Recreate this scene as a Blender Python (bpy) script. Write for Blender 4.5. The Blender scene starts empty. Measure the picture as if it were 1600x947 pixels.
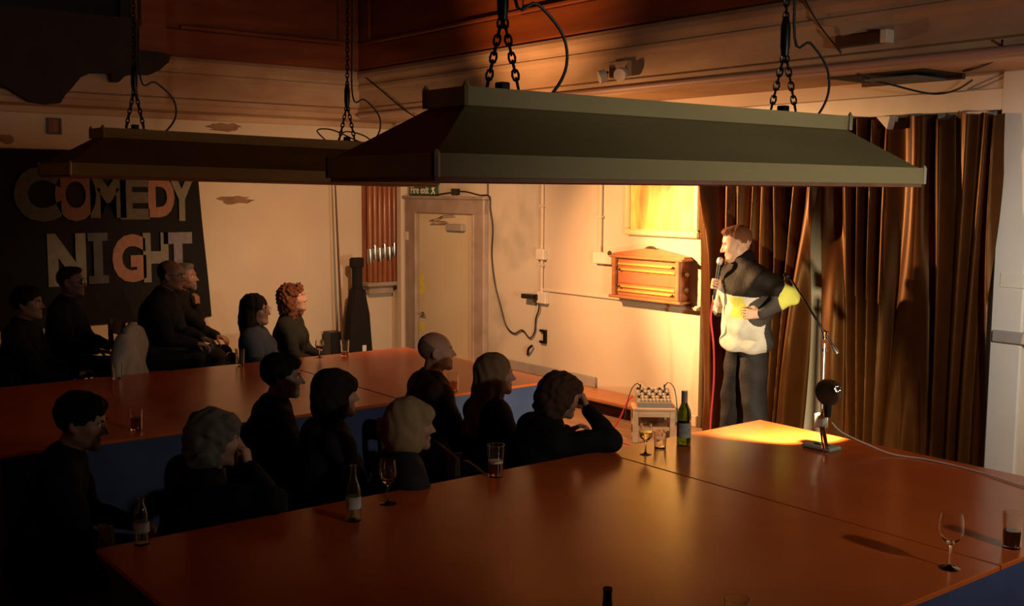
import bpy, bmesh, math, random
import numpy as np
from mathutils import Vector, Matrix, Euler

# ---------------------------------------------------------------- camera, world, lights, exposure
S = bpy.context.scene
COL = S.collection
cd = bpy.data.cameras.new('camera')
cd.sensor_width = 36.0
cd.lens = 1684.0 / 1600.0 * 36.0
cd.clip_start = 0.05
cam = bpy.data.objects.new('camera', cd)
COL.objects.link(cam)
_P, _R, _T, CAM_H = 0.1038, 0.0057, -0.664, 2.25
_d1 = Vector((math.sin(_T), math.cos(_T), 0)); _d2 = Vector((math.cos(_T), -math.sin(_T), 0))
_f = Vector((0, math.cos(_P), -math.sin(_P))); _r = Vector((1, 0, 0)); _u = _r.cross(_f)
_r2 = _r * math.cos(_R) + _u * math.sin(_R); _u2 = _u * math.cos(_R) - _r * math.sin(_R)
def _room(v): return Vector((-_d1.dot(v), _d2.dot(v), v.z))
_M = Matrix((_room(_r2), _room(_u2), -_room(_f))).transposed().to_4x4()
cam.matrix_world = Matrix.Translation((0, 0, CAM_H)) @ _M
S.camera = cam

w = bpy.data.worlds.new('world'); S.world = w; w.use_nodes = True
w.node_tree.nodes['Background'].inputs[0].default_value = (0.10, 0.07, 0.05, 1)
w.node_tree.nodes['Background'].inputs[1].default_value = 0.012

def light(name, kind, loc, target, energy, color, **kw):
    l = bpy.data.lights.new(name, kind); l.energy = energy; l.color = color
    for k, v in kw.items(): setattr(l, k, v)
    o = bpy.data.objects.new(name, l); COL.objects.link(o); o.location = loc
    if target is not None:
        o.rotation_euler = (Vector(target) - Vector(loc)).to_track_quat('-Z', 'Y').to_euler()
    return o

SPOT_AT = Vector((-7.75, 4.95, 2.48))
SPOT_TO = Vector((-5.62, 6.85, 1.42))
WARM = (1.0, 0.47, 0.18)
# the clip lamp on the far canopy: reflector lobe, open front of the bulb, and two added fills beside it
light('clip_lamp_reflector', 'SPOT', SPOT_AT, SPOT_TO, 1550, (1.0, 0.58, 0.25), spot_size=math.radians(62), spot_blend=1.0, shadow_soft_size=0.03)
light('clip_lamp_bulb', 'SPOT', SPOT_AT, SPOT_TO + Vector((-0.45, 0.1, -0.1)), 350, WARM, spot_size=math.radians(105), spot_blend=0.7, shadow_soft_size=0.03)
light('left_wall_fill', 'SPOT', SPOT_AT + Vector((-.05, 0.0, 0.10)), SPOT_AT + Vector((-.66, .36, -.62)), 320, (1.0, .50, .24), spot_size=math.radians(146), spot_blend=1.0, shadow_soft_size=0.06)  # added spill to brighten the left wall, door and far table
light('frieze_fill', 'SPOT', SPOT_AT + Vector((0, .02, .12)), (-7.6, 6.4, 4.1), 150, (1.0, .46, .17), spot_size=math.radians(80), spot_blend=1.0, shadow_soft_size=0.03)  # added up-light to brighten the frieze and lantern side
# unseen fill spots right of the frame, added for the canopy fascia and the pier
light('fill_spot', 'SPOT', (0.9, 3.5, 2.5), (-3.0, 4.4, 2.1), 190, (1.0, 0.92, 0.80), spot_size=math.radians(84), spot_blend=1.0, shadow_soft_size=0.09)
light('fill_spot', 'SPOT', (-0.9, 3.7, 2.8), (-2.2, 7.0, 1.75), 640, (1.0, 0.93, 0.84), spot_size=math.radians(57), spot_blend=1.0, shadow_soft_size=0.09)

S.view_settings.view_transform = 'Standard'
S.view_settings.look = 'None'
S.view_settings.gamma = 1.0
S.view_settings.use_curve_mapping = False
S.view_settings.exposure = 0.0
S.cycles.max_bounces = 14
S.cycles.transmission_bounces = 14
S.cycles.transparent_max_bounces = 12
S.cycles.use_denoising = True
S.cycles.sample_clamp_indirect = 4.0

# ---------------------------------------------------------------- materials
MATS = {}
def mat(name, c, rough=0.6, metal=0.0, c2=None, nscale=6.0, bump=0.0, bscale=40.0, trans=0.0, ior=1.45, spec=0.5, stretch=(1, 1, 1), emit=None, lo=0.35, hi=0.65, sheen=0.0):
    if name in MATS: return MATS[name]
    m = bpy.data.materials.new(name); m.use_nodes = True
    nt = m.node_tree; b = nt.nodes['Principled BSDF']
    b.inputs['Base Color'].default_value = (*c, 1); b.inputs['Roughness'].default_value = rough
    b.inputs['Metallic'].default_value = metal; b.inputs['IOR'].default_value = ior
    b.inputs['Transmission Weight'].default_value = trans; b.inputs['Specular IOR Level'].default_value = spec
    b.inputs['Sheen Weight'].default_value = sheen
    tc = nt.nodes.new('ShaderNodeTexCoord'); mp = nt.nodes.new('ShaderNodeMapping')
    mp.inputs['Scale'].default_value = stretch
    nt.links.new(tc.outputs['Object'], mp.inputs['Vector'])
    if c2 is not None:
        n = nt.nodes.new('ShaderNodeTexNoise'); n.inputs['Scale'].default_value = nscale; n.inputs['Detail'].default_value = 6
        r = nt.nodes.new('ShaderNodeValToRGB')
        r.color_ramp.elements[0].position = lo; r.color_ramp.elements[1].position = hi
        r.color_ramp.elements[0].color = (*c, 1); r.color_ramp.elements[1].color = (*c2, 1)
        nt.links.new(mp.outputs[0], n.inputs['Vector']); nt.links.new(n.outputs['Fac'], r.inputs[0])
        nt.links.new(r.outputs[0], b.inputs['Base Color'])
    if bump > 0:
        n2 = nt.nodes.new('ShaderNodeTexNoise'); n2.inputs['Scale'].default_value = bscale; n2.inputs['Detail'].default_value = 5
        bp = nt.nodes.new('ShaderNodeBump'); bp.inputs['Strength'].default_value = bump; bp.inputs['Distance'].default_value = 0.01
        nt.links.new(mp.outputs[0], n2.inputs['Vector']); nt.links.new(n2.outputs['Fac'], bp.inputs['Height'])
        nt.links.new(bp.outputs[0], b.inputs['Normal'])
    if emit:
        b.inputs['Emission Color'].default_value = (*emit[0], 1); b.inputs['Emission Strength'].default_value = emit[1]
    MATS[name] = m
    return m

plaster = mat('cream plaster', (0.66, 0.55, 0.41), 0.85, c2=(0.60, 0.49, 0.36), nscale=1.3, bump=0.25, bscale=14)
plaster_damp = mat('damp stained plaster', (0.64, 0.56, 0.43), 0.85, c2=(0.30, 0.28, 0.21), nscale=1.5, bump=0.3, bscale=14, lo=0.50, hi=0.80)
frieze_m = mat('aged frieze paint', (0.55, 0.38, 0.24), 0.8, c2=(0.38, 0.22, 0.12), nscale=1.6, bump=0.3, bscale=18, lo=0.42, hi=0.72, stretch=(0.6, 0.6, 2))
white_paint = mat('white gloss paint', (0.78, 0.70, 0.58), 0.45, c2=(0.70, 0.62, 0.5), nscale=5)
grey_paint = mat('grey rail paint', (0.34, 0.31, 0.27), 0.55, c2=(0.29, 0.26, 0.22), nscale=5)
door_paint = mat('cream door paint', (0.66, 0.57, 0.38), 0.5, c2=(0.60, 0.50, 0.33), nscale=1.5)
frame_paint = mat('mauve grey frame paint', (0.40, 0.31, 0.26), 0.55, c2=(0.30, 0.23, 0.17), nscale=4)
ceil_wood = mat('red brown ceiling wood', (0.26, 0.065, 0.016), 0.45, c2=(0.17, 0.04, 0.01), nscale=2.5, stretch=(0.4, 0.4, 3), bump=0.1)
ceil_dark = mat('blackened ceiling board', (0.018, 0.015, 0.013), 0.8, c2=(0.03, 0.022, 0.018), nscale=4)
floor_m = mat('worn brown floor', (0.10, 0.06, 0.035), 0.5, c2=(0.06, 0.035, 0.02), nscale=5, bump=0.1)
platform_m = mat('brown platform board', (0.34, 0.19, 0.10), 0.55, c2=(0.24, 0.13, 0.07), nscale=5, stretch=(0.5, 4, 1))
board_m = mat('orange brown hardboard', (0.60, 0.125, 0.022), 0.21, c2=(0.52, 0.10, 0.017), nscale=2.2, bump=0.05, bscale=7, spec=0.30)
board_edge = mat('raw board edge', (0.40, 0.19, 0.08), 0.7)
blue_cloth = mat('blue dust cover', (0.05, 0.065, 0.16), 0.7, c2=(0.035, 0.05, 0.12), nscale=4, bump=0.5, bscale=6)
dark_wood = mat('dark turned wood', (0.09, 0.04, 0.02), 0.4, c2=(0.06, 0.025, 0.012), nscale=6)
green_hood = mat('olive green canopy paint', (0.22, 0.18, 0.078), 0.45, c2=(0.185, 0.15, 0.064), nscale=3, bump=0.15, bscale=25, stretch=(1, 0.3, 1), spec=.2)
green_light = mat('lit olive fascia paint', (0.42, 0.34, 0.16), 0.4, c2=(0.35, 0.285, 0.13), nscale=4, bump=0.2, bscale=25, stretch=(1, 0.3, 1), spec=.2)  # canopy olive lightened, standing in for light falling on the fascias
hood_in = mat('brown canopy lining', (0.34, 0.15, 0.08), 0.6, c2=(0.26, 0.11, 0.06), nscale=5)
black_iron = mat('black iron', (0.012, 0.011, 0.010), 0.35, metal=0.6)
black_plastic = mat('black plastic', (0.012, 0.011, 0.011), 0.4)
cable_black = mat('black cable rubber', (0.015, 0.012, 0.010), 0.5)
cable_red = mat('red cable rubber', (0.55, 0.035, 0.06), 0.45)
cable_white = mat('white flex', (0.75, 0.72, 0.66), 0.4)
black_cloth = mat('black banner cloth', (0.006, 0.005, 0.005), 0.9, bump=0.3, bscale=8)
curtain_m = mat('dark satin stage curtain', (0.050, 0.0145, 0.0024), 0.44, c2=(0.038, 0.011, 0.002), nscale=8, bump=0.04, bscale=60, spec=0.6)
curtain_m.node_tree.nodes['Principled BSDF'].inputs['Specular Tint'].default_value = (1, .50, .20, 1)
steel = mat('bright steel', (0.6, 0.58, 0.55), 0.25, metal=1.0)
chrome = mat('chrome', (0.75, 0.73, 0.70), 0.12, metal=1.0)
sage = mat('sage green lamp enamel', (0.30, 0.38, 0.27), 0.35)
brass_dark = mat('dark lacquered shade', (0.10, 0.075, 0.045), 0.3, metal=0.5)
glass_clear = mat('clear glass', (0.97, 0.97, 0.95), 0.02, trans=1.0, ior=1.45)
glass_green = mat('green bottle glass', (0.25, 0.33, 0.06), 0.05, trans=1.0, ior=1.5)
glass_pale = mat('pale green bottle glass', (0.72, 0.85, 0.62), 0.04, trans=1.0, ior=1.5)
glass_brown = mat('brown bottle glass', (0.10, 0.03, 0.012), 0.06, trans=0.6, ior=1.5)
beer_m = mat('amber beer', (0.55, 0.12, 0.02), 0.05, trans=0.85, ior=1.34)
stout_m = mat('dark cola drink', (0.10, 0.02, 0.006), 0.1, trans=0.3, ior=1.34)
wine_m = mat('white wine', (0.95, 0.75, 0.32), 0.02, trans=0.9, ior=1.34)
redwine_m = mat('red drink', (0.28, 0.02, 0.015), 0.05, trans=0.5, ior=1.34)
foam_m = mat('beer foam', (0.75, 0.60, 0.42), 0.8)
label_m = mat('grey paper label', (0.42, 0.42, 0.36), 0.7, c2=(0.25, 0.26, 0.22), nscale=30)
label_pale = mat('pale paper label', (0.6, 0.6, 0.55), 0.7, c2=(0.3, 0.32, 0.28), nscale=25)
foil_m = mat('grey capsule foil', (0.38, 0.35, 0.33), 0.35, metal=0.5)
score_wood = mat('varnished mahogany', (0.50, 0.19, 0.075), 0.3, c2=(0.38, 0.13, 0.05), nscale=4, stretch=(1, 1, 6))
gilt = mat('gilt strip', (0.80, 0.52, 0.12), 0.3, metal=0.4)
ivory = mat('ivory knob', (0.52, 0.38, 0.27), 0.3)
frame_cream = mat('cream picture frame', (0.70, 0.55, 0.28), 0.45)
pine = mat('pale scuffed pine', (0.50, 0.30, 0.18), 0.6, c2=(0.40, 0.22, 0.13), nscale=6, stretch=(1, 1, 5))
orange_wood = mat('orange varnished wood', (0.50, 0.20, 0.07), 0.35, c2=(0.40, 0.15, 0.05), nscale=4, stretch=(0.4, 3, 3))
case_wood = mat('red brown cue case', (0.35, 0.13, 0.06), 0.25, c2=(0.24, 0.08, 0.035), nscale=3, stretch=(5, 5, 0.6))
sign_green = mat('green exit sign', (0.02, 0.09, 0.03), 0.4)
sign_white = mat('white sign lettering', (0.75, 0.75, 0.68), 0.5)
yellow_m = mat('yellow sticker', (0.75, 0.60, 0.04), 0.5)
grey_cloth = mat('pale grey jersey', (0.32, 0.31, 0.29), 0.9, c2=(0.26, 0.25, 0.23), nscale=6, bump=0.4, bscale=12)
pane_m = mat('blacked out glass', (0.012, 0.016, 0.018), 0.25)
LET = [mat('letter ' + n, c, 0.9, c2=tuple(x * 0.8 for x in c), nscale=9) for n, c in
       (('slate', (0.085, 0.09, 0.09)), ('dusty pink', (0.20, 0.105, 0.075)), ('olive', (0.12, 0.10, 0.06)), ('stone', (0.13, 0.11, 0.085)), ('peach', (0.33, 0.165, 0.105)), ('cream', (0.22, 0.20, 0.145)), ('lilac', (0.22, 0.195, 0.205)))]

# ---------------------------------------------------------------- object helpers
def link(o, parent=None):
    COL.objects.link(o)
    if parent is not None: o.parent = parent
    return o
def tag(o, label=None, cat=None, group=None, kind=None):
    if label: o['label'] = label
    if cat: o['category'] = cat
    if group: o['group'] = group
    if kind: o['kind'] = kind
    return o
def empty(name, loc=(0, 0, 0), rotz=0.0, label=None, cat=None, group=None):
    o = bpy.data.objects.new(name, None); o.empty_display_size = 0.1
    link(o); o.location = loc; o.rotation_euler = (0, 0, rotz)
    return tag(o, label, cat, group)
def copy_tree(o, parent=None):
    c = o.copy(); COL.objects.link(c)
    if parent is not None:
        c.parent = parent
    for ch in list(o.children): copy_tree(ch, c)
    return c
def finish(name, bm, m, parent=None, smooth=False, loc=None):
    bmesh.ops.recalc_face_normals(bm, faces=bm.faces)
    if smooth:
        for e in bm.edges:
            if len(e.link_faces) == 2 and e.calc_face_angle(0) > .75: e.smooth = False
    me = bpy.data.meshes.new(name); bm.to_mesh(me); bm.free()
    for x in (m if isinstance(m, (list, tuple)) else [m]): me.materials.append(x)
    if smooth:
        me.polygons.foreach_set('use_smooth', [True] * len(me.polygons))
    o = bpy.data.objects.new(name, me); link(o, parent)
    if loc is not None: o.location = loc
    return o
def B(): return bmesh.new()
def box(bm, lo, hi, bev=0.0, mi=0, rot=None, piv=None):
    x0, y0, z0 = lo; x1, y1, z1 = hi
    g = bmesh.ops.create_cube(bm, size=1.0)['verts']
    c = Vector(((x0 + x1) / 2, (y0 + y1) / 2, (z0 + z1) / 2))
    for v in g:
        v.co = Vector((v.co.x * (x1 - x0), v.co.y * (y1 - y0), v.co.z * (z1 - z0)))
    if bev > 0:
        es = list({e for v in g for e in v.link_edges})
        r = bmesh.ops.bevel(bm, geom=es, offset=bev, segments=1, affect='EDGES', profile=0.5)
        g = list({v for f in r['faces'] for v in f.verts} | {v for v in g if v.is_valid})
    for v in g:
        if rot is not None: v.co = rot @ v.co
        v.co += c
    for f in {f for v in g for f in v.link_faces}: f.material_index = mi
    return g
def boxo(name, lo, hi, m, parent=None, bev=0.0):
    bm = B(); box(bm, lo, hi, bev); return finish(name, bm, m, parent)
def lathe(bm, prof, seg=24, center=(0, 0, 0), axis=None, cap=True):
    cx = Vector(center); rings = []
    q = Vector((0, 0, 1)).rotation_difference(Vector(axis).normalized()) if axis is not None else None
    def tr(p):
        p = Vector(p)
        if q is not None: p = q @ p
        return p + cx
    for r, z in prof:
        if r <= 1e-6: rings.append([bm.verts.new(tr((0, 0, z)))])
        else: rings.append([bm.verts.new(tr((r * math.cos(2 * math.pi * k / seg), r * math.sin(2 * math.pi * k / seg), z))) for k in range(seg)])
    for a, b in zip(rings, rings[1:]):
        for k in range(seg):
            k2 = (k + 1) % seg
            if len(a) == 1 and len(b) == 1: continue
            if len(a) == 1: bm.faces.new((a[0], b[k2], b[k]))
            elif len(b) == 1: bm.faces.new((a[k], a[k2], b[0]))
            else: bm.faces.new((a[k], a[k2], b[k2], b[k]))
    if cap:
        for r in (rings[0], rings[-1]):
            if len(r) > 2: bm.faces.new(r)
def lath(name, prof, m, parent=None, seg=24, center=(0, 0, 0), axis=None, cap=True):
    bm = B(); lathe(bm, prof, seg, center, axis, cap); return finish(name, bm, m, parent, smooth=True)
def spline(pts, n=8):
    P = [Vector(p) for p in pts]
    if len(P) < 3: return P
    out = []
    for i in range(len(P) - 1):
        p0 = P[max(i - 1, 0)]; p1 = P[i]; p2 = P[i + 1]; p3 = P[min(i + 2, len(P) - 1)]
        for k in range(n):
            t = k / n
            out.append(0.5 * ((2 * p1) + (p2 - p0) * t + (2 * p0 - 5 * p1 + 4 * p2 - p3) * t * t + (3 * p1 - p0 - 3 * p2 + p3) * t ** 3))
    out.append(P[-1]); return out
def tube(bm, pts, r, seg=8, closed=False):
    P = [Vector(p) for p in pts]; n = len(P); rings = []
    up = None
    for i in range(n):
        if closed: t = P[(i + 1) % n] - P[i - 1]
        else: t = P[min(i + 1, n - 1)] - P[max(i - 1, 0)]
        if t.length < 1e-9: t = Vector((0, 0, 1))
        t.normalize()
        if up is None:
            up = t.orthogonal().normalized()
        else:
            up = (up - t * up.dot(t))
            up = up.normalized() if up.length > 1e-6 else t.orthogonal().normalized()
        s = t.cross(up)
        rr = r[i] if isinstance(r, (list, tuple)) else r
        rings.append([bm.verts.new(P[i] + (up * math.cos(2 * math.pi * k / seg) + s * math.sin(2 * math.pi * k / seg)) * rr) for k in range(seg)])
    m = n if closed else n - 1
    for i in range(m):
        a = rings[i]; b = rings[(i + 1) % n]
        for k in range(seg):
            bm.faces.new((a[k], a[(k + 1) % seg], b[(k + 1) % seg], b[k]))
    if not closed:
        bm.faces.new(rings[0]); bm.faces.new(rings[-1])
def tubo(name, pts, r, m, parent=None, seg=8, sm=6, closed=False):
    bm = B(); tube(bm, spline(pts, sm) if sm > 1 and not closed else pts, r, seg, closed); return finish(name, bm, m, parent, smooth=True)
def prism(bm, poly, h0, h1, plane='xz'):
    def p3(a, b, h):
        return {'xz': (a, h, b), 'yz': (h, a, b), 'xy': (a, b, h)}[plane]
    A = [bm.verts.new(p3(a, b, h0)) for a, b in poly]; C = [bm.verts.new(p3(a, b, h1)) for a, b in poly]
    n = len(poly)
    bm.faces.new(A); bm.faces.new(C)
    for i in range(n): bm.faces.new((A[i], A[(i + 1) % n], C[(i + 1) % n], C[i]))
def priso(name, poly, h0, h1, plane, m, parent=None):
    bm = B(); prism(bm, poly, h0, h1, plane); return finish(name, bm, m, parent)
def struct(name, bm, m, parent=None, smooth=False):
    return tag(finish(name, bm, m, parent, smooth), kind='structure') if parent is None else finish(name, bm, m, parent, smooth)
def text(name, s, size, m, parent, loc, rot, sx=1.0, extrude=0.002, bold=0.0, align='CENTER'):
    c = bpy.data.curves.new(name, 'FONT'); c.body = s; c.size = size; c.extrude = extrude; c.offset = bold
    c.align_x = align; c.align_y = 'CENTER'; c.resolution_u = 4
    t = bpy.data.objects.new('text_source', c); COL.objects.link(t); bpy.context.view_layer.update()
    me = bpy.data.meshes.new_from_object(t.evaluated_get(bpy.context.evaluated_depsgraph_get()))
    bpy.data.objects.remove(t); bpy.data.curves.remove(c); me.materials.clear(); me.materials.append(m); me.name = name
    o = bpy.data.objects.new(name, me); link(o, parent); o.location = loc; o.rotation_euler = rot; o.scale = (sx, 1, 1)
    return o

# ---------------------------------------------------------------- room shell
XL, YB, ZC = -11.30, 7.0, 5.2
XR, YF = 2.6, -2.6
CX0, CX1 = -6.30, -3.68          # curtained opening in the back wall
bm = B(); box(bm, (XL - .2, YF - .2, -0.1), (XR + .2, YB + .6, 0)); struct('floor', bm, floor_m)
bm = B(); box(bm, (XL - .2, YF - .2, ZC), (XR + .2, YB + .6, ZC + .1)); struct('ceiling', bm, ceil_wood)
bm = B(); box(bm, (XL - .2, YF - .2, 0), (XL, YB + .4, ZC)); struct('wall_left', bm, plaster)
bm = B(); box(bm, (XR, YF - .2, 0), (XR + .2, YB + .4, ZC)); struct('wall_right', bm, plaster)
bm = B(); box(bm, (XL - .2, YF - .2, 0), (XR + .2, YF, ZC)); struct('wall_front', bm, plaster)
bm = B()                                        # back wall with the opening
box(bm, (-8.45, YB, 0), (CX0, YB + .2, ZC)); box(bm, (CX1, YB, 0), (XR, YB + .2, ZC))
box(bm, (CX0, YB, 2.93), (CX1, YB + .2, ZC)); box(bm, (CX0 - .2, YB + .06, 0), (CX1 + .2, YB + .10, 3.2))

wb = struct('wall_back', bm, plaster)
bm = B(); box(bm, (XL, YB, 0), (-8.45, YB + .2, ZC)); struct('wall_back_door', bm, plaster_damp)
bm = B(); box(bm, (CX0 - .25, YB - .035, 2.80), (CX1 + .14, YB - .002, 2.94), .006); struct('trim_1', bm, white_paint)   # lintel over the curtain
bm = B(); box(bm, (CX1 + .005, YB - .05, 0), (CX1 + .22, YB - .002, 3.05), .01)
struct('trim_2', bm, mat('pale pier plaster', (.68, .62, .52), .85, c2=(.62, .55, .45), nscale=2, bump=.2, bscale=14))                                                                                          # pier right of the curtain

# downstand frieze round the lantern: one moulded length on each wall
prof = [(0, 3.05), (-.70, 3.05), (-.70, 3.10), (-.73, 3.12), (-.73, 3.16), (-.70, 3.18), (-.70, 3.36), (-.735, 3.385), (-.735, 3.42), (-.715, 3.43), (-.715, 3.46), (-.76, 3.50), (-.76, 3.545), (-.74, 3.58), (0, 3.58)]
bm = B(); prism(bm, [(YB + a, b) for a, b in prof], XL, XR, 'yz'); struct('trim_3', bm, frieze_m)
profl = [(0, 3.05), (.40, 3.05), (.40, 3.10), (.43, 3.12), (.43, 3.16), (.40, 3.18), (.40, 3.36), (.43, 3.385), (.43, 3.42), (.415, 3.43), (.415, 3.46), (.46, 3.50), (.46, 3.545), (.44, 3.58), (0, 3.58)]
bm = B(); prism(bm, [(XL + a, b) for a, b in profl], YF, YB - .7, 'xz'); struct('trim_4', bm, frieze_m)
# picture rail on the left wall, dado rails on the back wall
bm = B(); box(bm, (XL, YF, 2.98), (XL + .05, YB, 3.05), .01); struct('trim_5', bm, frieze_m)
bm = B(); box(bm, (-8.45, YB - .022, 1.235), (CX0, YB, 1.262), .006); struct('trim_6', bm, plaster)
bm = B(); box(bm, (CX1 + .03, YB - .075, 1.265), (XR, YB - .0, 1.345), .008); struct('trim_7', bm, grey_paint)
bm = B(); box(bm, (-8.45, YB - .02, 0.2), (CX0, YB, 0.30), .006); struct('baseboard_back', bm, plaster)
# lantern sides: boarded, with raised rails and stiles framing sunk panels
bm = B(); box(bm, (XL, YB - .70, 3.58), (XR, YB - .62, ZC)); struct('wall_lantern_back', bm, ceil_wood)
bm = B(); box(bm, (XL + .36, 3.72, 3.58), (XL + .43, YB - .62, ZC)); box(bm, (XL + .36, YF, 4.9), (XL + .43, 3.72, ZC)); struct('wall_lantern_left', bm, ceil_wood)
lb = bpy.data.objects['wall_lantern_back']; ll = bpy.data.objects['wall_lantern_left']
for k, (a, b) in enumerate(((3.60, 3.86), (4.75, 5.0))):
    boxo('rail', (XL + .43, YB - .735, a), (XR, YB - .70, b), ceil_wood, lb, .012)
    boxo('rail', (XL + .43, 3.72, a), (XL + .465, YB - .735, b), ceil_wood, ll, .012)
boxo('moulding', (XL + .43, YB - .755, 3.86), (XR, YB - .70, 3.90), ceil_wood, lb, .01)
boxo('moulding', (XL + .43, 4.2, 3.86), (XL + .485, YB - .735, 3.90), ceil_wood, ll, .01)
for x in (-10.72, -8.0, -5.2, -2.4, 0.4):
    boxo('stile', (x - .10, YB - .733, 3.60), (x + .10, YB - .70, 5.0), ceil_wood, lb, .012)
for y in (3.93, 6.14):
    boxo('stile', (XL + .43, y - .13, 3.60), (XL + .463, y + .13, 5.0), ceil_wood, ll, .012)
# blacked-out lantern window at the left, over a dark ragged board
wn = struct('window_1', (lambda b: (box(b, (XL + .34, YF, 3.58), (XL + .40, 3.72, 3.70)), b)[1])(B()), ceil_dark)
boxo('pane', (XL + .33, YF, 3.70), (XL + .345, 3.66, 4.9), pane_m, wn)
for y in (3.66, 2.2, 0.7, -0.8):
    boxo('mullion', (XL + .33, y - .04, 3.58), (XL + .41, y + .06, 4.9), ceil_dark, wn, .008)
rag = [(-1.5, 3.9), (-1.5, 3.2), (2.0, 3.22), (2.48, 3.19), (2.60, 3.12), (2.72, 3.05), (2.86, 3.03), (2.99, 3.05), (3.03, 3.12), (3.10, 3.20), (3.18, 3.30), (3.28, 3.35), (3.46, 3.36), (3.48, 3.28), (3.54, 3.28), (3.60, 3.34), (3.71, 3.37), (3.84, 3.37), (3.94, 3.42), (4.04, 3.51), (4.06, 3.585), (3.74, 3.60), (3.73, 3.9)]
tag(priso('broken_cornice_board', rag, XL + .462, XL + .56, 'yz', ceil_dark), 'blackened board with ragged lower edge under the dark lantern window', 'board')

# platform along the back wall, planked
pf = empty('platform', (0, 0, 0)); tag(pf, kind='structure')
for k in range(5):
    boxo('plank', (-9.0, 6.0 + k * .2 + .003, 0.165), (-2.6, 6.2 + k * .2 - .003, 0.2), platform_m, pf, .004)
boxo('riser', (-9.0, 6.0, 0), (-2.6, 6.03, .164), platform_m, pf)
bm = B(); box(bm, (XL, YF, 0), (-8.15, YB, .1)); struct('floor_step', bm, floor_m)

# ---------------------------------------------------------------- snooker tables under boards
TZ = 0.885
def table(name, x0, x1, y0, y1, joint, label):
    t = empty(name, ((x0 + x1) / 2, (y0 + y1) / 2, 0), 0, label, 'snooker table')
    hx, hy, cy = (x1 - x0) / 2, (y1 - y0) / 2, (y0 + y1) / 2
    boxo('board', (-hx, -hy, TZ - .02), (hx, joint - cy - .005, TZ), board_m, t, .003)
    boxo('board', (-hx, joint - cy + .004, TZ - .02), (hx, hy, TZ), board_m, t, .003)
    bm = B(); n = 160; ring0 = []; ring1 = []; P = 4 * (hx + hy)      # gathered cloth skirt
    for k in range(n):
        s = k / n * P
        if s < 2 * hx: p = (-hx + s, -hy); nn = (0, -1)
        elif s < 2 * hx + 2 * hy: p = (hx, -hy + s - 2 * hx); nn = (1, 0)
        elif s < 4 * hx + 2 * hy: p = (hx - (s - 2 * hx - 2 * hy), hy); nn = (0, 1)
        else: p = (-hx, hy - (s - 4 * hx - 2 * hy)); nn = (-1, 0)
        wv = .022 * math.sin(s * 9 + math.sin(s * 3.1) * 2)
        ring0.append(bm.verts.new((p[0] * .965, p[1] * .98, TZ - .021)))
        ring1.append(bm.verts.new((p[0] * .955 + nn[0] * wv, p[1] * .975 + nn[1] * wv, .30 + .02 * math.sin(s * 2.2))))
    for k in range(n): bm.faces.new((ring0[k], ring0[(k + 1) % n], ring1[(k + 1) % n], ring1[k]))
    bm.faces.new(ring0)
    finish('dust_cover', bm, blue_cloth, t, smooth=True)
    for sx in (-1, 1):
        for ky in (-1, -.33, .33, 1):
            lath('leg', [(.07, 0), (.085, .03), (.06, .07), (.095, .2), (.08, .36), (.1, .4), (.1, .62)], dark_wood, t, 12, (sx * (hx - .25), ky * (hy - .3), 0))
    return t
table('snooker_table', -4.11, -1.92, 1.21, 5.12, 3.80, 'boarded over snooker table nearest the viewer with a desk lamp standing on it')
table('snooker_table', -7.92, -5.88, 1.25, 5.02, 3.72, 'boarded over snooker table farther off, between the seated crowd and the banner wall')

# ---------------------------------------------------------------- hanging canopies over the tables
def quad(name, pts, m, parent, th=0.008):
    P = [Vector(p) for p in pts]
    n = (P[1] - P[0]).cross(P[2] - P[0]).normalized() * th
    bm = B(); a = [bm.verts.new(p) for p in P]; b = [bm.verts.new(p - n) for p in P]
    bm.faces.new(a); bm.faces.new(b)
    for i in range(len(P)): bm.faces.new((a[i], a[(i + 1) % len(P)], b[(i + 1) % len(P)], b[i]))
    return finish(name, bm, m, parent)
def ringpts(hx, hy, z): return [Vector((-hx, -hy, z)), Vector((hx, -hy, z)), Vector((hx, hy, z)), Vector((-hx, hy, z))]
def chain(parent, x, y, z0, z1):
    bm = B(); n = int((z1 - z0) / .034)
    for k in range(n):
        z = z0 + .02 + k * .034; rr = []
        for j in range(10):
            a = 2 * math.pi * j / 10; u = .010 * math.cos(a); v = .023 * math.sin(a)
            rr.append((x + (u if k % 2 else 0), y + (0 if k % 2 else u), z + v))
        tube(bm, rr, .0042, 5, closed=True)
    return finish('chain', bm, black_iron, parent)
def legchain(parent, a, b):
    a = Vector(a); b = Vector(b); n = int((b - a).length / .03); bm = B(); d = (b - a).normalized(); s = d.orthogonal().normalized(); s2 = d.cross(s)
    for k in range(n):
        c = a + d * (.015 + k * .03); q = s if k % 2 else s2
        tube(bm, [c + q * (.011 * math.cos(2 * math.pi * j / 8)) + d * (.021 * math.sin(2 * math.pi * j / 8)) for j in range(8)], .0045, 5, closed=True)
    return finish('chain', bm, black_iron, parent)
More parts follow.
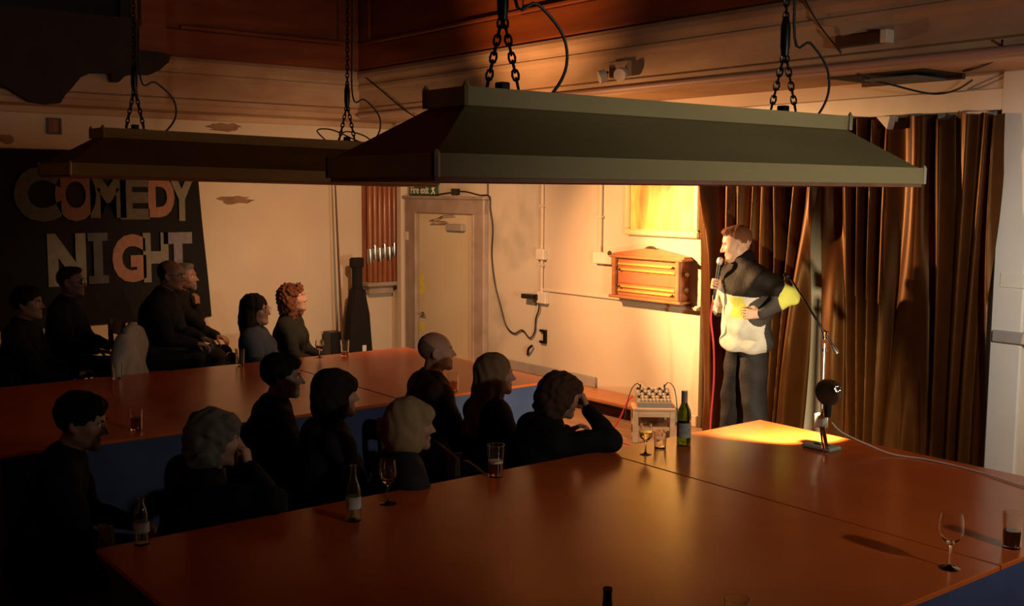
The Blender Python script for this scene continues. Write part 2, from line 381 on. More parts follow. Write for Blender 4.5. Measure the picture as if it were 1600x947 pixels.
def canopy(cx, cy, zb, label, tilt=0.0, ceil=ZC):
    h = empty('light_canopy', (cx, cy, zb), 0, label, 'lamp canopy', 'hanging snooker canopies')
    bx, by, tx, ty = .33, 1.305, .105, 1.03
    b0, b1 = ringpts(bx, by, 0), ringpts(bx, by, .07)
    s0 = ringpts(bx - .012, by - .012, .062); s1 = ringpts(tx, ty, .235)
    t0, t1 = ringpts(tx + .006, ty + .006, .235), ringpts(tx + .012, ty + .012, .295)
    nm = ['end', 'side', 'end', 'side']
    for i in range(4):
        j = (i + 1) % 4
        quad('fascia', (b0[i], b0[j], b1[j], b1[i]), green_light, h, .012)
        quad('slope_panel', (s0[i], s0[j], s1[j], s1[i]), green_hood, h, .008)
        quad('top_fascia', (t0[i], t0[j], t1[j], t1[i]), green_light, h, .010)
    for i in range(4):                                            # little mitre horns on the corners
        p = t1[i]; q = b1[i]
        lath('corner_bead', [(.012, -.06), (.013, 0), (.004, .018)], green_light, h, 6, p * .995); lath('corner_bead', [(.011, -.07), (.012, 0), (.003, .012)], mat('worn pale green paint', (.55, .52, .36), .5), h, 6, q * .992)
    boxo('top_board', (-tx, -ty, .235), (tx, ty, .25), green_hood, h)
    bm = B()
    for lo, hi in (((-bx + .012, -by + .012, -.014), (-bx + .14, by - .012, .012)), ((bx - .14, -by + .012, -.014), (bx - .012, by - .012, .012)), ((-bx + .14, -by + .012, -.014), (bx - .14, -by + .14, .012)), ((-bx + .14, by - .14, -.014), (bx - .14, by - .012, .012))):
        box(bm, lo, hi)
    finish('inner_lip', bm, hood_in, h)
    for ys, hooky in ((-1, -.80), (1, .72)):
        bm = B(); box(bm, (-.06, hooky - .07, .25), (.06, hooky + .07, .302), .01); box(bm, (-.02, hooky - .02, .3), (.02, hooky + .02, .33), .004)
        br = finish('chain_bracket', bm, black_iron, h)
        top = Vector((0, hooky, .56))
        for s in (-1, 1):
            legchain(br, (s * .03, hooky + s * .045, .31), top)
        lath('shackle', [(.0, -.03), (.016, -.02), (.021, .02), (.021, .1), (.013, .14), (.0, .15)], black_iron, br, 10, top)
        legchain(br, top + Vector((0, 0, .1)), (0, hooky, ceil - zb))
        tubo('supply_flex', [(.01, hooky + .01, ceil - zb), (.03, hooky + .02, 1.2), (.025, hooky + .03, .62), (.04, hooky + .12, .60), (.05, hooky + .23, .50), (.05, hooky + .24, .38), (.04, hooky + .15, .27), (.0, hooky + .06, .262)], .006, cable_black, br, 6, 5)
    return h
c1 = canopy(-2.98, 3.085, 2.29, 'large olive green pitched canopy hanging over the table nearest the viewer')
c2 = canopy(-6.90, 3.16, 2.31, 'olive green canopy hanging in shadow over the farther table, before the banner')
c2.rotation_euler = (math.radians(-0.9), 0, 0)
# flex loops lying on the far canopy
tag(tubo('loose_flex', [(-6.86, 3.72, 2.575), (-6.85, 3.62, 2.66), (-6.85, 3.74, 2.67), (-6.86, 3.95, 2.60), (-6.86, 4.10, 2.57), (-6.86, 4.0, 2.64), (-6.86, 3.84, 2.66), (-6.86, 3.78, 2.575)], .005, cable_black, None, 6, 6), 'thin black flex looped on top of the farther canopy', 'cable')

# clip lamp on the end of the far canopy: the stage light
cl = empty('clip_lamp', SPOT_AT, 0, 'black clip-on reflector lamp at the end of the farther canopy, aimed at the stage', 'lamp')
ax = (SPOT_TO - SPOT_AT).normalized()
bm = B(); lathe(bm, [(.028, -.10), (.03, -.055), (.05, -.04), (.075, .015)], 24, (0, 0, 0), ax, cap=False); lathe(bm, [(.0, -.10), (.028, -.10)], 24, (0, 0, 0), ax, cap=False)
sh = finish('shade', bm, black_plastic, cl, True)
tubo('arm', [tuple(ax * -.10), (-.02, -.18, -.04), (.12, -.34, -.10), (.42, -.52, -.11), (.72, -.545, -.115)], .010, black_plastic, cl, 8)
boxo('clamp', (.70, -.56, -.165), (.78, -.50, -.08), black_plastic, cl, .006)

# ---------------------------------------------------------------- glassware
def put(o, x, y, z=TZ): o.location = (x, y, z); return o
def wine_glass(x, y, h, r, label, fill=None, fm=None, z=TZ):
    g = empty('wine_glass', (x, y, z), 0, label, 'wine glass')
    st = h * .45; b = h - st; k = .0012
    outer = [(0, 0), (r * .88, .0), (r * .88, .002), (r * .3, .006), (.005, .014), (.0038, st * .5), (.0045, st * .9), (.010, st)]
    bowl = [(r * .62, st + b * .12), (r * .93, st + b * .32), (r, st + b * .5), (r * .94, st + b * .78), (r * .84, h)]
    inner = [(a - k, c + (.002 if i == 0 else 0)) for i, (a, c) in enumerate(bowl)][::-1] + [(0, st + .006)]
    lath('bowl_and_stem', outer + bowl + inner, glass_clear, g, 28, cap=False)
    if fill:
        zf = st + b * fill
        pr = [(0, st + .007)]
        for i, (a, c) in enumerate(bowl):
            if c + .002 < zf: pr.append((a - k - .0004, c + .0022))
            else:
                a0, c0 = bowl[i - 1]; t = (zf - c0) / (c - c0); pr.append((a0 + (a - a0) * t - k - .0004, zf)); break
        pr.append((0, zf)); lath('wine', pr, fm, g, 24, cap=False)
    return g
def tumbler(name, x, y, h, r0, r1, label, fill=0.0, fm=None, foam=0.0, z=TZ, cat='glass'):
    g = empty(name, (x, y, z), 0, label, cat)
    k = .002
    lath('glass', [(0, 0), (r0, 0), (r0 + .001, .004), (r1, h), (r1 - k, h), (r0 - k, .010), (0, .010)], glass_clear, g, 24, cap=False)
    if fill:
        f = .0105 + (h - .02) * fill; rf = r0 + (r1 - r0) * f / h
        lath('drink', [(0, .0108), (r0 - k - .0004, .0108), (rf - k - .0004, f), (0, f)], fm, g, 24, cap=False)
        if foam:
            ff = f + foam; r2 = r0 + (r1 - r0) * ff / h
            lath('foam', [(0, f + .0004), (rf - k - .0006, f + .0004), (r2 - k - .0006, ff), (0, ff + .001)], foam_m, g, 24, cap=False)
    return g
def bottle(x, y, prof, gm, label, lab=None, lm=None, cap=None, cm=None, fill=None, fm=None, z=TZ):
    g = empty('bottle', (x, y, z), 0, label, 'bottle')
    inn = [(max(a - .003, .004), c) for a, c in prof if c > .004][::-1]
    inn[-1] = (inn[-1][0], .008)
    lath('glass', [(0, 0)] + prof + inn + [(0, .008)], gm, g, 28, cap=False)
    rb = max(a for a, c in prof)
    if lab:
        lath('label', [(rb + .0003, lab[0]), (rb + .0008, lab[0]), (rb + .0008, lab[1]), (rb + .0003, lab[1])], lm, g, 28, cap=False)
    if cap:
        H_ = prof[-1][1]; rn = prof[-1][0]
        lath('cap', [(rn + .0008, H_ - cap), (rn + .0018, H_ - cap), (rn + .0018, H_ + .001), (0, H_ + .001)], cm, g, 20, cap=False)
    if fill:
        lath('wine', [(0, .0085), (rb - .0036, .010), (rb - .0036, fill), (0, fill)], fm, g, 24, cap=False)
    return g
beerprof = [(.029, 0), (.0305, .006), (.0305, .125), (.028, .148), (.016, .178), (.0135, .20), (.013, .225), (.0142, .226), (.0142, .235)]
wine_glass(-2.02, 3.62, .205, .044, 'tall empty wine glass at the right edge of the nearest table')
tumbler('tumbler', -2.00, 4.03, .140, .032, .038, 'tumbler of dark drink at the far right of the nearest table', .50, stout_m)
wine_glass(-3.91, 3.95, .160, .036, 'small wine glass part filled with white wine beside the wine bottle', .55, wine_m)
tumbler('tumbler', -3.97, 4.12, .092, .030, .036, 'short empty tumbler between the white wine and the wine bottle')
bottle(-3.94, 4.27, [(.036, 0), (.038, .006), (.038, .165), (.034, .19), (.020, .222), (.0145, .24), (.0140, .29), (.0155, .291), (.0155, .296)], glass_green, 'green wine bottle with grey label and foil neck on the nearest table', (.045, .125), label_m, .062, foil_m)
tumbler('pint_glass', -4.03, 3.06, .155, .033, .043, 'pint glass half full of amber beer with a foam head', .42, beer_m, .012)
wine_glass(-3.95, 2.41, .198, .041, 'wine glass with a little wine standing beside the pale green beer bottle', .16, redwine_m)
bottle(-3.83, 2.17, beerprof, glass_pale, 'pale green labelled beer bottle at the left of the nearest table', (.055, .105), label_pale)
bottle(-4.06, 1.37, [(.028, 0), (.029, .005), (.029, .115), (.024, .14), (.013, .165), (.013, .175), (.0145, .176), (.0145, .18)], glass_clear, 'small clear bottle at the dark left corner of the nearest table', (.05, .09), label_pale)
bottle(-2.18, 2.06, beerprof, glass_brown, 'dark brown bottle whose neck shows at the bottom edge of the scene')
tumbler('tumbler', -2.05, 2.47, .148, .030, .038, 'empty glass whose rim only shows near the brown bottle neck')
tumbler('pint_glass', -7.82, 3.44, .134, .030, .038, 'tall empty pint glass on the far edge of the farther table')
wine_glass(-7.84, 4.14, .141, .036, 'wine glass of red in front of the curly haired woman', .45, redwine_m)
tumbler('pint_glass', -7.78, 4.34, .132, .030, .038, 'pint glass with a little beer near the far corner by the cue', .25, beer_m)
tumbler('tumbler', -5.98, 4.17, .125, .034, .040, 'tumbler of amber drink behind the bald man', .55, beer_m)
tumbler('tumbler', -6.05, 2.03, .120, .030, .036, 'dim glass of red drink on the near side of the farther table', .62, redwine_m)
tumbler('tumbler', -7.80, 2.49, .111, .030, .036, 'faint empty glass before the grey jersey')

# ---------------------------------------------------------------- desk lamp on the table
dl = empty('desk_lamp', (-3.42, 4.80, TZ), 0, 'jointed desk lamp with round dark shade and sage base on the nearest table', 'lamp')
boxo('base', (-.11, -.055, 0), (.075, .055, .022), sage, dl, .008)
boxo('base_slot', (-.06, -.012, .022), (.03, .012, .026), black_plastic, dl, .002)
LH = Vector((.05, -.018, .325)); LAX = Vector((-.85, .40, -.36)).normalized()
for s in (-.014, .014):
    tubo('lower_arm', [(.05 + s, -.055, .0), (.01 + s, -.02, .07), (-.045 + s, .03, .14)], .0052, chrome, dl, 8, 3)
tubo('spring', [(.05, -.05, .02), (.012, -.018, .07), (-.04, .026, .13)], .008, steel, dl, 8, 3)
boxo('elbow_joint', (-.078, .008, .105), (-.014, .052, .180), mat('lamplit enamel joint', (.62, .66, .55), .35), dl, .006)  # enamel paled to stand in for lamplight on the joint
lath('socket', [(.0, -.055), (.020, -.05), (.024, -.01), (.024, .035), (.0, .04)], black_plastic, dl, 16, tuple(LH + Vector((-.03, .008, -.095))))
bm = B()
lathe(bm, [(.016, -.058), (.022, -.055), (.026, -.04), (.040, -.022), (.062, .005), (.074, .045), (.0735, .046), (.061, .007), (.039, -.019), (.024, -.036)], 32, tuple(LH), LAX, cap=False)
shd = finish('shade', bm, brass_dark, dl, True)
lath('shade_cap', [(0, -.066), (.011, -.065), (.012, -.052), (.0, -.05)], chrome, dl, 16, tuple(LH), LAX)
for k in range(8):                                   # vent lugs round the cap
    a = 2 * math.pi * k / 8; q = Vector((0, 0, 1)).rotation_difference(LAX)
    p = LH + q @ Vector((.0165 * math.cos(a), .0165 * math.sin(a), -.057))
    lath('vent_lug', [(0, -.004), (.003, -.003), (.003, .003), (0, .004)], chrome, dl, 8, tuple(p), LAX)
bulb_m = mat('lit bulb glass', (1, .9, .7), .3, emit=((1.0, .80, .50), 60.0))
lath('bulb', [(0, .006), (.012, .0), (.016, -.012), (.014, -.022), (.010, -.032), (.010, -.045), (0, -.046)], bulb_m, dl, 16, tuple(LH), LAX)
tubo('neck', [(-.045, .03, .17), (-.02, .012, .205), (.016, -.006, .235)], .012, sage, dl, 8, 1)
tubo('flex', [(.035, .01, .15), (.08, .04, .10), (.18, .12, .045), (.30, .17, .008), (.48, .22, .006), (.75, .20, .006), (1.0, .12, .006), (1.30, .06, .006)], .004, cable_white, dl, 6, 6)
light('desk_lamp_bulb', 'SPOT', Vector((-3.42, 4.80, TZ)) + LH + LAX * .012, Vector((-3.42, 4.80, TZ)) + LH + LAX, 270, (1.0, .84, .52), spot_size=math.radians(94), spot_blend=.5, shadow_soft_size=.02)

# ---------------------------------------------------------------- microphone stand
ms = empty('microphone_stand', (-4.10, 5.72, 0), 0, 'black boom microphone stand behind the nearest table', 'microphone stand')
lath('base', [(0, 0), (.13, 0), (.13, .015), (.03, .035), (.012, .06), (0, .06)], black_iron, ms, 24)
tubo('upright', [(0, 0, .05), (0, 0, 1.30)], .011, steel, ms, 10, 1)
tubo('boom', [(-.285, 0, 1.70), (.10, 0, 1.25)], .007, black_iron, ms, 8, 1)
lath('counterweight', [(0, 0), (.014, .004), (.016, .05), (.012, .07), (0, .072)], steel, ms, 12, (.055, 0, 1.30), (.65, 0, -.76))
lath('clutch', [(0, -.03), (.018, -.028), (.02, .0), (.024, .02), (0, .03)], chrome, ms, 14, (0, 0, 1.355))
lath('collar', [(.012, -.01), (.02, -.008), (.02, .008), (.012, .01)], chrome, ms, 14, (0, 0, 1.26))
tubo('microphone_clip', [(-.285, 0, 1.70), (-.32, -.02, 1.72)], .014, black_plastic, ms, 8, 1)

# ---------------------------------------------------------------- stage curtains
def curtain(name, x0, x1, x0b, x1b, z0, z1, seed, label):
    rnd = random.Random(seed); nx, nz = 340, 44
    ph = []; p = 0
    W = x1 - x0; nf = W / .155
    offs = [rnd.uniform(-.8, .8) for _ in range(40)]; amps = [rnd.uniform(.40, 1.15) for _ in range(60)]
    V = []
    for j in range(nz + 1):
        t = j / nz; z = z1 + (z0 - z1) * t
        for i in range(nx + 1):
            u = i / nx
            x = (x0 + (x1 - x0) * u) * (1 - t) + (x0b + (x1b - x0b) * u) * t
            f = u * nf + .35 * math.sin(u * 9.3 + seed) + t * .75 * math.sin(u * 14 + seed * 2.1) + .12 * math.sin(t * 5 + u * 20)
            k = int(f) % 60
            a = amps[k] * (1 - (f % 1)) + amps[(k + 1) % 60] * (f % 1)
            s = math.sin(2 * math.pi * f)
            fold = (.5 + .5 * math.cos(2 * math.pi * f)) ** 1.7 + .10 * math.sin(4 * math.pi * f + k)
            y = .155 * a * fold * (.8 + .2 * t) + .022 * math.sin(u * 21 + t * 2.4 + seed)
            zz = z
            if j == 0: zz = z + .035 * math.sin(u * 37 + seed) * math.sin(u * 11) - .02
            V.append((x + .012 * s, YB - .02 - y, zz))
    F_ = [(j * (nx + 1) + i, j * (nx + 1) + i + 1, (j + 1) * (nx + 1) + i + 1, (j + 1) * (nx + 1) + i) for j in range(nz) for i in range(nx)]
    me = bpy.data.meshes.new(name); me.from_pydata(V, [], F_); me.materials.append(curtain_m)
    me.polygons.foreach_set('use_smooth', [True] * len(F_))
    o = link(bpy.data.objects.new(name, me)); return tag(o, label, 'curtain', 'stage curtains')
curtain('stage_curtain', -6.31, -5.02, -6.14, -5.16, .205, 2.80, 1, 'dark brown curtain hanging in folds behind the standing man')
curtain('stage_curtain', -5.04, -3.65, -4.96, -3.63, .205, 2.80, 4, 'dark brown curtain hanging in folds behind the desk lamp')
# odd scraps pinned along the curtain top
tag(priso('paper_scrap', [(-4.55, 2.79), (-4.44, 2.79), (-4.46, 2.70)], YB - .14, YB - .03, 'xz', white_paint), 'small white paper triangle pinned at the curtain top', 'paper')

# ---------------------------------------------------------------- mixer on a stool
st = empty('stool', (-6.20, 6.34, .2), math.radians(50), 'low pale wooden stool carrying the mixer by the wall', 'stool')
boxo('seat', (-.175, -.13, .265), (.175, .13, .29), pine, st, .006)
for sx in (-1, 1):
    for sy in (-1, 1):
        boxo('leg', (sx * .15 - .022, sy * .10 - .022, 0), (sx * .15 + .022, sy * .10 + .022, .264), pine, st, .004)
    boxo('stretcher', (sx * .15 - .012, -.077, .09), (sx * .15 + .012, .077, .115), pine, st)
boxo('stretcher', (-.127, -.11, .10), (.127, -.09, .13), pine, st); boxo('apron', (-.127, -.125, .215), (.127, -.11, .262), pine, st)
mx = empty('mixer', (-6.20, 6.34, .49), math.radians(50), 'small audio mixing desk with rows of knobs on the stool', 'mixer')
bm = B(); prism(bm, [(-.11, 0), (.11, 0), (.11, .125), (-.11, .04)], -.14, .14, 'yz'); finish('body', bm, mat('grey mixer case', (.22, .16, .12), .4), mx)
sl = math.atan2(.05, .2)
def onmix(x, y, dz=0): return (x, y, .0825 + y * .386 + dz)
for r_ in range(4):
    for k in range(9):
        lath('knob', [(.011, -.004), (.010, .018), (0, .019)], ivory if (r_ + k) % 3 else black_plastic, mx, 8, onmix(-.12 + k * .03, -.035 + r_ * .04))
for k in range(9):
    boxo('fader', (-.127 + k * .03, -.095, .04), (-.113 + k * .03, -.065, .068), ivory, mx)
for x, s in ((-.10, -1), (.10, 1)):
    lath('jack_plug', [(.007, 0), (.007, .05), (.004, .06), (0, .06)], black_plastic, mx, 8, (x, .085, .10))
tubo('lead', [(-.10, .085, .14), (-.13, .06, .17), (-.18, 0, .13), (-.22, -.04, .0), (-.235, -.06, -.12)], .004, cable_black, mx, 6, 5)
tubo('lead', [(.10, .085, .14), (.13, .07, .18), (.17, .02, .15), (.19, -.02, .05), (.20, -.03, -.10)], .004, cable_black, mx, 6, 5)
tag(tubo('red_cable', [(-6.38, 6.28, .55), (-6.42, 6.25, .48), (-6.46, 6.22, .36), (-6.52, 6.2, .26), (-6.56, 6.15, .212), (-6.4, 6.06, .207), (-6.0, 6.05, .207), (-5.7, 6.12, .207), (-5.50, 6.15, .209), (-5.43, 6.16, .26), (-5.41, 6.16, .55), (-5.39, 6.16, .85), (-5.385, 6.14, 1.10), (-5.40, 6.12, 1.30), (-5.392, 6.128, 1.44)], .0065, cable_red, None, 8, 8), 'thin red microphone cable from the mixer up to the standing man', 'cable')

# low bench along the back wall
bn = empty('bench', (-7.6, 6.80, .2), 0, 'long low orange wooden bench against the back wall', 'bench')
boxo('seat', (-2.6, -.20, .13), (1.05, .18, .16), orange_wood, bn, .005)
boxo('backboard', (-2.6, .17, .16), (.0, .195, .26), grey_paint, bn, .004)
for x in (-2.5, -1.3, -.2, .95):
    boxo('leg', (x - .03, -.17, 0), (x + .03, .12, .128), dark_wood, bn, .004)

# ---------------------------------------------------------------- door in the back wall and things on the walls
YW = YB
dr = empty('door_1', (-10.13, YW, 0)); tag(dr, kind='structure')
boxo('frame_post', (-.81, -.07, 0), (-.58, 0, 2.17), frame_paint, dr, .012)
boxo('frame_post', (.58, -.07, 0), (.77, 0, 2.17), frame_paint, dr, .012)
boxo('frame_head', (-.81, -.072, 1.985), (.77, 0, 2.17), frame_paint, dr, .012)
boxo('frame_bead', (-.60, -.085, 0), (-.565, -.06, 1.99), frame_paint, dr, .006)
boxo('frame_bead', (.565, -.085, 0), (.60, -.06, 1.99), frame_paint, dr, .006)
boxo('frame_cornice', (-.84, -.10, 2.15), (.80, 0, 2.185), frame_paint, dr, .01)
lf = boxo('leaf', (-.565, -.035, 0), (.565, -.004, 1.985), door_paint, dr, .004)
cs = boxo('door_closer', (.08, -.10, 1.80), (.40, -.036, 1.875), grey_paint, dr, .008)
tubo('closer_arm', [(.10, -.09, 1.89), (-.14, -.16, 1.90), (-.02, -.06, 1.955), (.20, -.06, 1.965)], .012, steel, cs, 6, 1)
hd = lath('handle', [(.024, 0), (.024, .01), (.008, .014), (.008, .05), (0, .05)], brass_dark, dr, 14, (-.47, -.036, .80), (0, -1, 0))
tubo('lever', [(-.47, -.08, .80), (-.36, -.08, .80)], .009, steel, hd, 8, 1)
text('number_sticker', '5', .30, yellow_m, dr, (-.50, -.0365, 1.13), (math.pi / 2, 0, 0), .80, .001, .012)
boxo('yellow_label', (-.545, -.0375, .60), (-.47, -.0355, .70), yellow_m, dr)
boxo('white_label', (-.80, -.0735, 1.66), (-.73, -.070, 1.76), white_paint, dr)
ex = empty('exit_sign', (-10.62, YW, 2.25), 0, 'green fire exit sign with white lettering above the door', 'sign')
boxo('plate', (-.30, -.022, -.075), (.30, -.0, .075), sign_green, ex, .004)
text('lettering', 'Fire exit', .125, sign_white, ex, (-.07, -.0235, .0), (math.pi / 2, 0, 0), .92, .001, .002)
bm = B()                                                          # running figure
for a, b, r in (((.205, .03), (.225, -.01), .011), ((.225, -.01), (.25, -.03), .008), ((.25, -.03), (.245, -.055), .007), ((.215, -.01), (.195, -.035), .008), ((.195, -.035), (.17, -.04), .007), ((.205, .025), (.235, .02), .006), ((.235, .02), (.25, .035), .006), ((.205, .025), (.18, .01), .006)):
    tube(bm, [(a[0], -.0235, a[1]), (b[0], -.0235, b[1])], r, 6)
lathe(bm, [(0, -.002), (.011, -.002), (.011, .001), (0, .001)], 10, (.20, -.0235, .048), (0, 1, 0))
finish('running_figure', bm, sign_white, ex)
boxo('junction', (-10.02, YW - .04, 2.20), (-9.90, YW, 2.27), black_plastic); o = bpy.data.objects['junction']; o.name = 'junction_box'
tag(o, 'small black junction box above the door with cable through it', 'junction box')
tag(tubo('door_cable', [(-10.85, YW - .02, 2.19), (-10.5, YW - .03, 2.185), (-10.1, YW - .03, 2.22), (-9.8, YW - .03, 2.24), (-9.5, YW - .02, 2.20), (-9.33, YW - .02, 2.19), (-9.30, YW - .03, 2.05), (-9.27, YW - .015, 1.85), (-9.28, YW - .02, 1.55), (-9.22, YW - .02, 1.25), (-9.12, YW - .02, 1.02), (-9.02, YW - .02, .82), (-8.88, YW - .02, .75), (-8.74, YW - .02, .80), (-8.62, YW - .02, .73), (-8.54, YW - .02, .80), (-8.52, YW - .02, .94), (-8.46, YW - .03, 1.05), (-8.47, YW - .04, 1.16)], .008, cable_black, None, 6, 6), 'loose dark cable running round the door and looping down the wall', 'cable')
tag(tubo('thin_cable', [(-9.36, YW - .015, 2.19), (-9.37, YW - .015, 2.9), (-9.37, YW - .015, 3.05)], .007, cable_black, None, 6, 4), 'thin dark cable rising from the door corner to the frieze', 'cable')
def conduit(x, z0, z1, boxes, label, y=YW, w=.016):
    c = empty('conduit', (x, y, z0), 0, label, 'conduit')
    bm = B(); tube(bm, [(0, -.02, 0), (0, -.02, z1 - z0)], w, 10); finish('pipe', bm, plaster, c, True)
    for dx, zz, bw, bh in boxes:
        boxo('socket_box', (dx - bw, -.055, zz - z0 - bh), (dx + bw, 0, zz - z0 + bh), white_paint, c, .006)
    for zz in np.arange(z0 + .35, z1, .6):
        boxo('saddle_clip', (-.03, -.042, zz - z0 - .012), (.03, -.0, zz - z0 + .012), plaster, c, .003)
    return c
conduit(-8.43, 1.15, 3.05, [(-.0, 1.61, .06, .055), (.03, 1.17, .07, .06)], 'painted conduit with two boxes at the edge of the lit wall')
cd_ = conduit(-7.56, 1.66, 3.05, [(.06, 1.62, .13, .055)], 'painted conduit ending in a double box beside the scoreboard')
pl = empty('wall_plug', (-8.56, YW, 1.17), 0, 'black mains plug with its adaptor beside the lower conduit box', 'plug')
boxo('body', (-.10, -.11, -.022), (.07, -.02, .025), black_plastic, pl, .006); boxo('pin_block', (.07, -.07, -.03), (.11, -.0, .03), black_plastic, pl, .004)
tag(priso('wall_bracket', [(-8.45, .70), (-8.36, .70), (-8.36, .84), (-8.45, .84), (-8.45, .815), (-8.39, .815), (-8.39, .725), (-8.45, .725)], YW - .03, YW, 'xz', black_iron), 'small rusty bracket stub on the wall above the bench', 'bracket')
tag(tubo('coat_hook', [(-8.66, YW - .01, .55), (-8.60, YW - .05, .62), (-8.56, YW - .03, .66)], .014, black_iron, None, 8, 3), 'little black hook on the stained wall right of the door', 'hook')
conduit(-3.54, 1.72, 2.95, [(.0, 1.68, .085, .05)], 'painted conduit and box on the pier right of the curtain', YW - .0)

# painting
pt = empty('painting', (-6.76, YW, 2.28), 0, 'woodland painting in a cream frame glowing above the scoreboard', 'picture')
pm = bpy.data.materials.new('woodland canvas'); pm.use_nodes = True
nt = pm.node_tree; b = nt.nodes['Principled BSDF']; b.inputs['Roughness'].default_value = .5
tc = nt.nodes.new('ShaderNodeTexCoord'); mp = nt.nodes.new('ShaderNodeMapping'); mp.inputs['Scale'].default_value = (4.2, 1, 1.1); mp.inputs['Rotation'].default_value = (0, .14, 0)
n = nt.nodes.new('ShaderNodeTexNoise'); n.inputs['Scale'].default_value = 1.6; n.inputs['Detail'].default_value = 4; n.inputs['Distortion'].default_value = .5
r = nt.nodes.new('ShaderNodeValToRGB'); e = r.color_ramp.elements; e[0].position = .34; e[0].color = (.30, .12, .03, 1); e[1].position = .66; e[1].color = (.80, .72, .18, 1)
e2 = e.new(.50); e2.color = (.62, .45, .08, 1)
nt.links.new(tc.outputs['Object'], mp.inputs['Vector']); nt.links.new(mp.outputs[0], n.inputs['Vector']); nt.links.new(n.outputs['Fac'], r.inputs[0]); nt.links.new(r.outputs[0], b.inputs['Base Color'])
boxo('canvas', (-.40, -.022, -.37), (.39, -.004, .37), pm, pt)
for lo, hi in (((-.46, -.045, -.43), (.45, 0, -.37)), ((-.46, -.045, .37), (.45, 0, .43)), ((-.46, -.045, -.37), (-.40, 0, .37)), ((.39, -.045, -.37), (.45, 0, .37))):
    boxo('frame_bar', lo, hi, frame_cream, pt, .012)

# snooker scoreboard
sc = empty('scoreboard', (-6.85, YW, 1.30), 0, 'mahogany snooker scoreboard with gilt sliding rails and a gabled top', 'scoreboard')
boxo('case', (-.42, -.11, 0), (.42, 0, .345), score_wood, sc, .004)
boxo('bottom_ledge', (-.45, -.155, -.025), (.45, 0, 0), score_wood, sc, .006)
boxo('top_ledge', (-.46, -.15, .345), (.46, 0, .368), score_wood, sc, .006)
gb = priso('gable', [(-.44, .368), (.44, .368), (.44, .385), (.06, .44), (-.06, .44), (-.44, .385)], -.10, 0, 'xz', score_wood, sc)
boxo('side_post', (-.42, -.145, 0), (-.375, -.11, .345), score_wood, sc, .006); boxo('side_post', (.375, -.145, 0), (.42, -.11, .345), score_wood, sc, .006)
for z in (.045, .085, .24, .29):
    rl = boxo('score_rail', (-.36, -.128, z - .011), (.36, -.11, z + .011), gilt, sc, .004)
    lath('pointer', [(0, 0), (.012, .004), (.012, .02), (0, .026)], brass_dark, rl, 10, (.34 if z in (.045, .29) else -.33, -.128, z), (0, -1, 0))
boxo('centre_plaque', (-.36, -.118, .115), (.36, -.11, .205), mat('red mahogany plaque', (.46, .15, .065), .35), sc, .003)
bm = B()
for k in range(9): lathe(bm, [(0, -.012), (.013, -.008), (.013, .008), (0, .012)], 8, (-.09 + k * .0225, -.06, .452 - .00022 * (k - 4) ** 2 * 10), (1, 0, 0))
finish('carved_crest', bm, brass_dark, sc, True)
for z in (.10, .235):
    lath('roller_knob', [(.010, 0), (.010, .012), (.020, .018), (.022, .034), (.012, .044), (0, .046)], ivory, sc, 14, (.42, -.07, z), (1, 0, 0))
lath('corner_knob', [(.012, 0), (.022, .012), (.022, .03), (0, .04)], brass_dark, sc, 12, (-.45, -.12, .375), (-.6, -.5, .2))
boxo('wall_shelf', (-.40, -.05, -.075), (.55, 0, -.05), plaster, sc, .004)

# emergency lights on the frieze
el = empty('emergency_light', (-6.60, YB - .70, 3.19), 0, 'twin headed white emergency light on the frieze', 'emergency light')
boxo('box', (-.10, -.05, .0), (.13, 0, .13), frieze_m, el, .008)
for x, d in ((-.13, (-.5, -.8, -.25)), (.10, (.35, -.85, -.3))):
    q = Vector(d).normalized()
    lh = lath('lamp_head', [(.02, -.05), (.05, -.035), (.055, .02), (.05, .024), (.0, .016)], white_paint, el, 18, (x, -.10, .01), tuple(q))
    tubo('bracket', [(x, -.03, .05), (x, -.07, .03)], .012, black_plastic, lh, 6, 1)
tb = empty('wooden_batten', (-4.27, YB - .70, 3.25), 0, 'brown batten with a pale end block fixed to the frieze', 'batten')
boxo('batten', (-.20, -.075, -.035), (.15, 0, .035), dark_wood, tb, .004); boxo('end_block', (.15, -.085, -.04), (.20, 0, .045), white_paint, tb, .004)
tag(tubo('frieze_pipe', [(XL + .5, YB - .76, 3.085), (XR - .1, YB - .76, 3.085)], .026, mat('mauve painted pipe', (.42, .27, .22), .5), None, 12, 1), 'long mauve painted pipe along the bottom of the frieze', 'pipe')
# hatch in the soffit
ht = empty('soffit_hatch', (-4.25, YB - .33, 3.05), 0, 'open dark hatch with a grey panel in the soffit above the curtain', 'hatch')
boxo('opening', (-.42, -.24, -.012), (.32, .20, -.002), ceil_dark, ht); boxo('grey_panel', (-.12, -.23, -.05), (.26, .14, -.035), mat('slate grey panel', (.13, .14, .14), .6), ht, .003)  # flat dark slab stands in for the shade inside the hatch
boxo('lip', (-.44, .20, -.04), (.34, .235, -.002), dark_wood, ht, .003)
tag(tubo('slung_cable', [(-4.72, YB - .78, 3.56), (-4.62, YB - .74, 3.38), (-4.48, YB - .70, 3.20), (-4.37, YB - .62, 3.04), (-4.28, YB - .35, 2.98), (-4.15, YB - .12, 2.93), (-4.0, YB - .08, 2.94), (-3.86, YB - .10, 3.0)], .007, cable_black, None, 6, 6), 'dark cable slung from the frieze across the hatch above the curtain', 'cable')
tag(tubo('short_cable', [(-3.84, YB - .25, 3.045), (-3.62, YB - .45, 3.04), (-3.42, YB - .60, 3.07), (-3.30, YB - .79, 3.14)], .007, cable_black, None, 6, 6), 'short dark cable bowed under the soffit at the far right', 'cable')
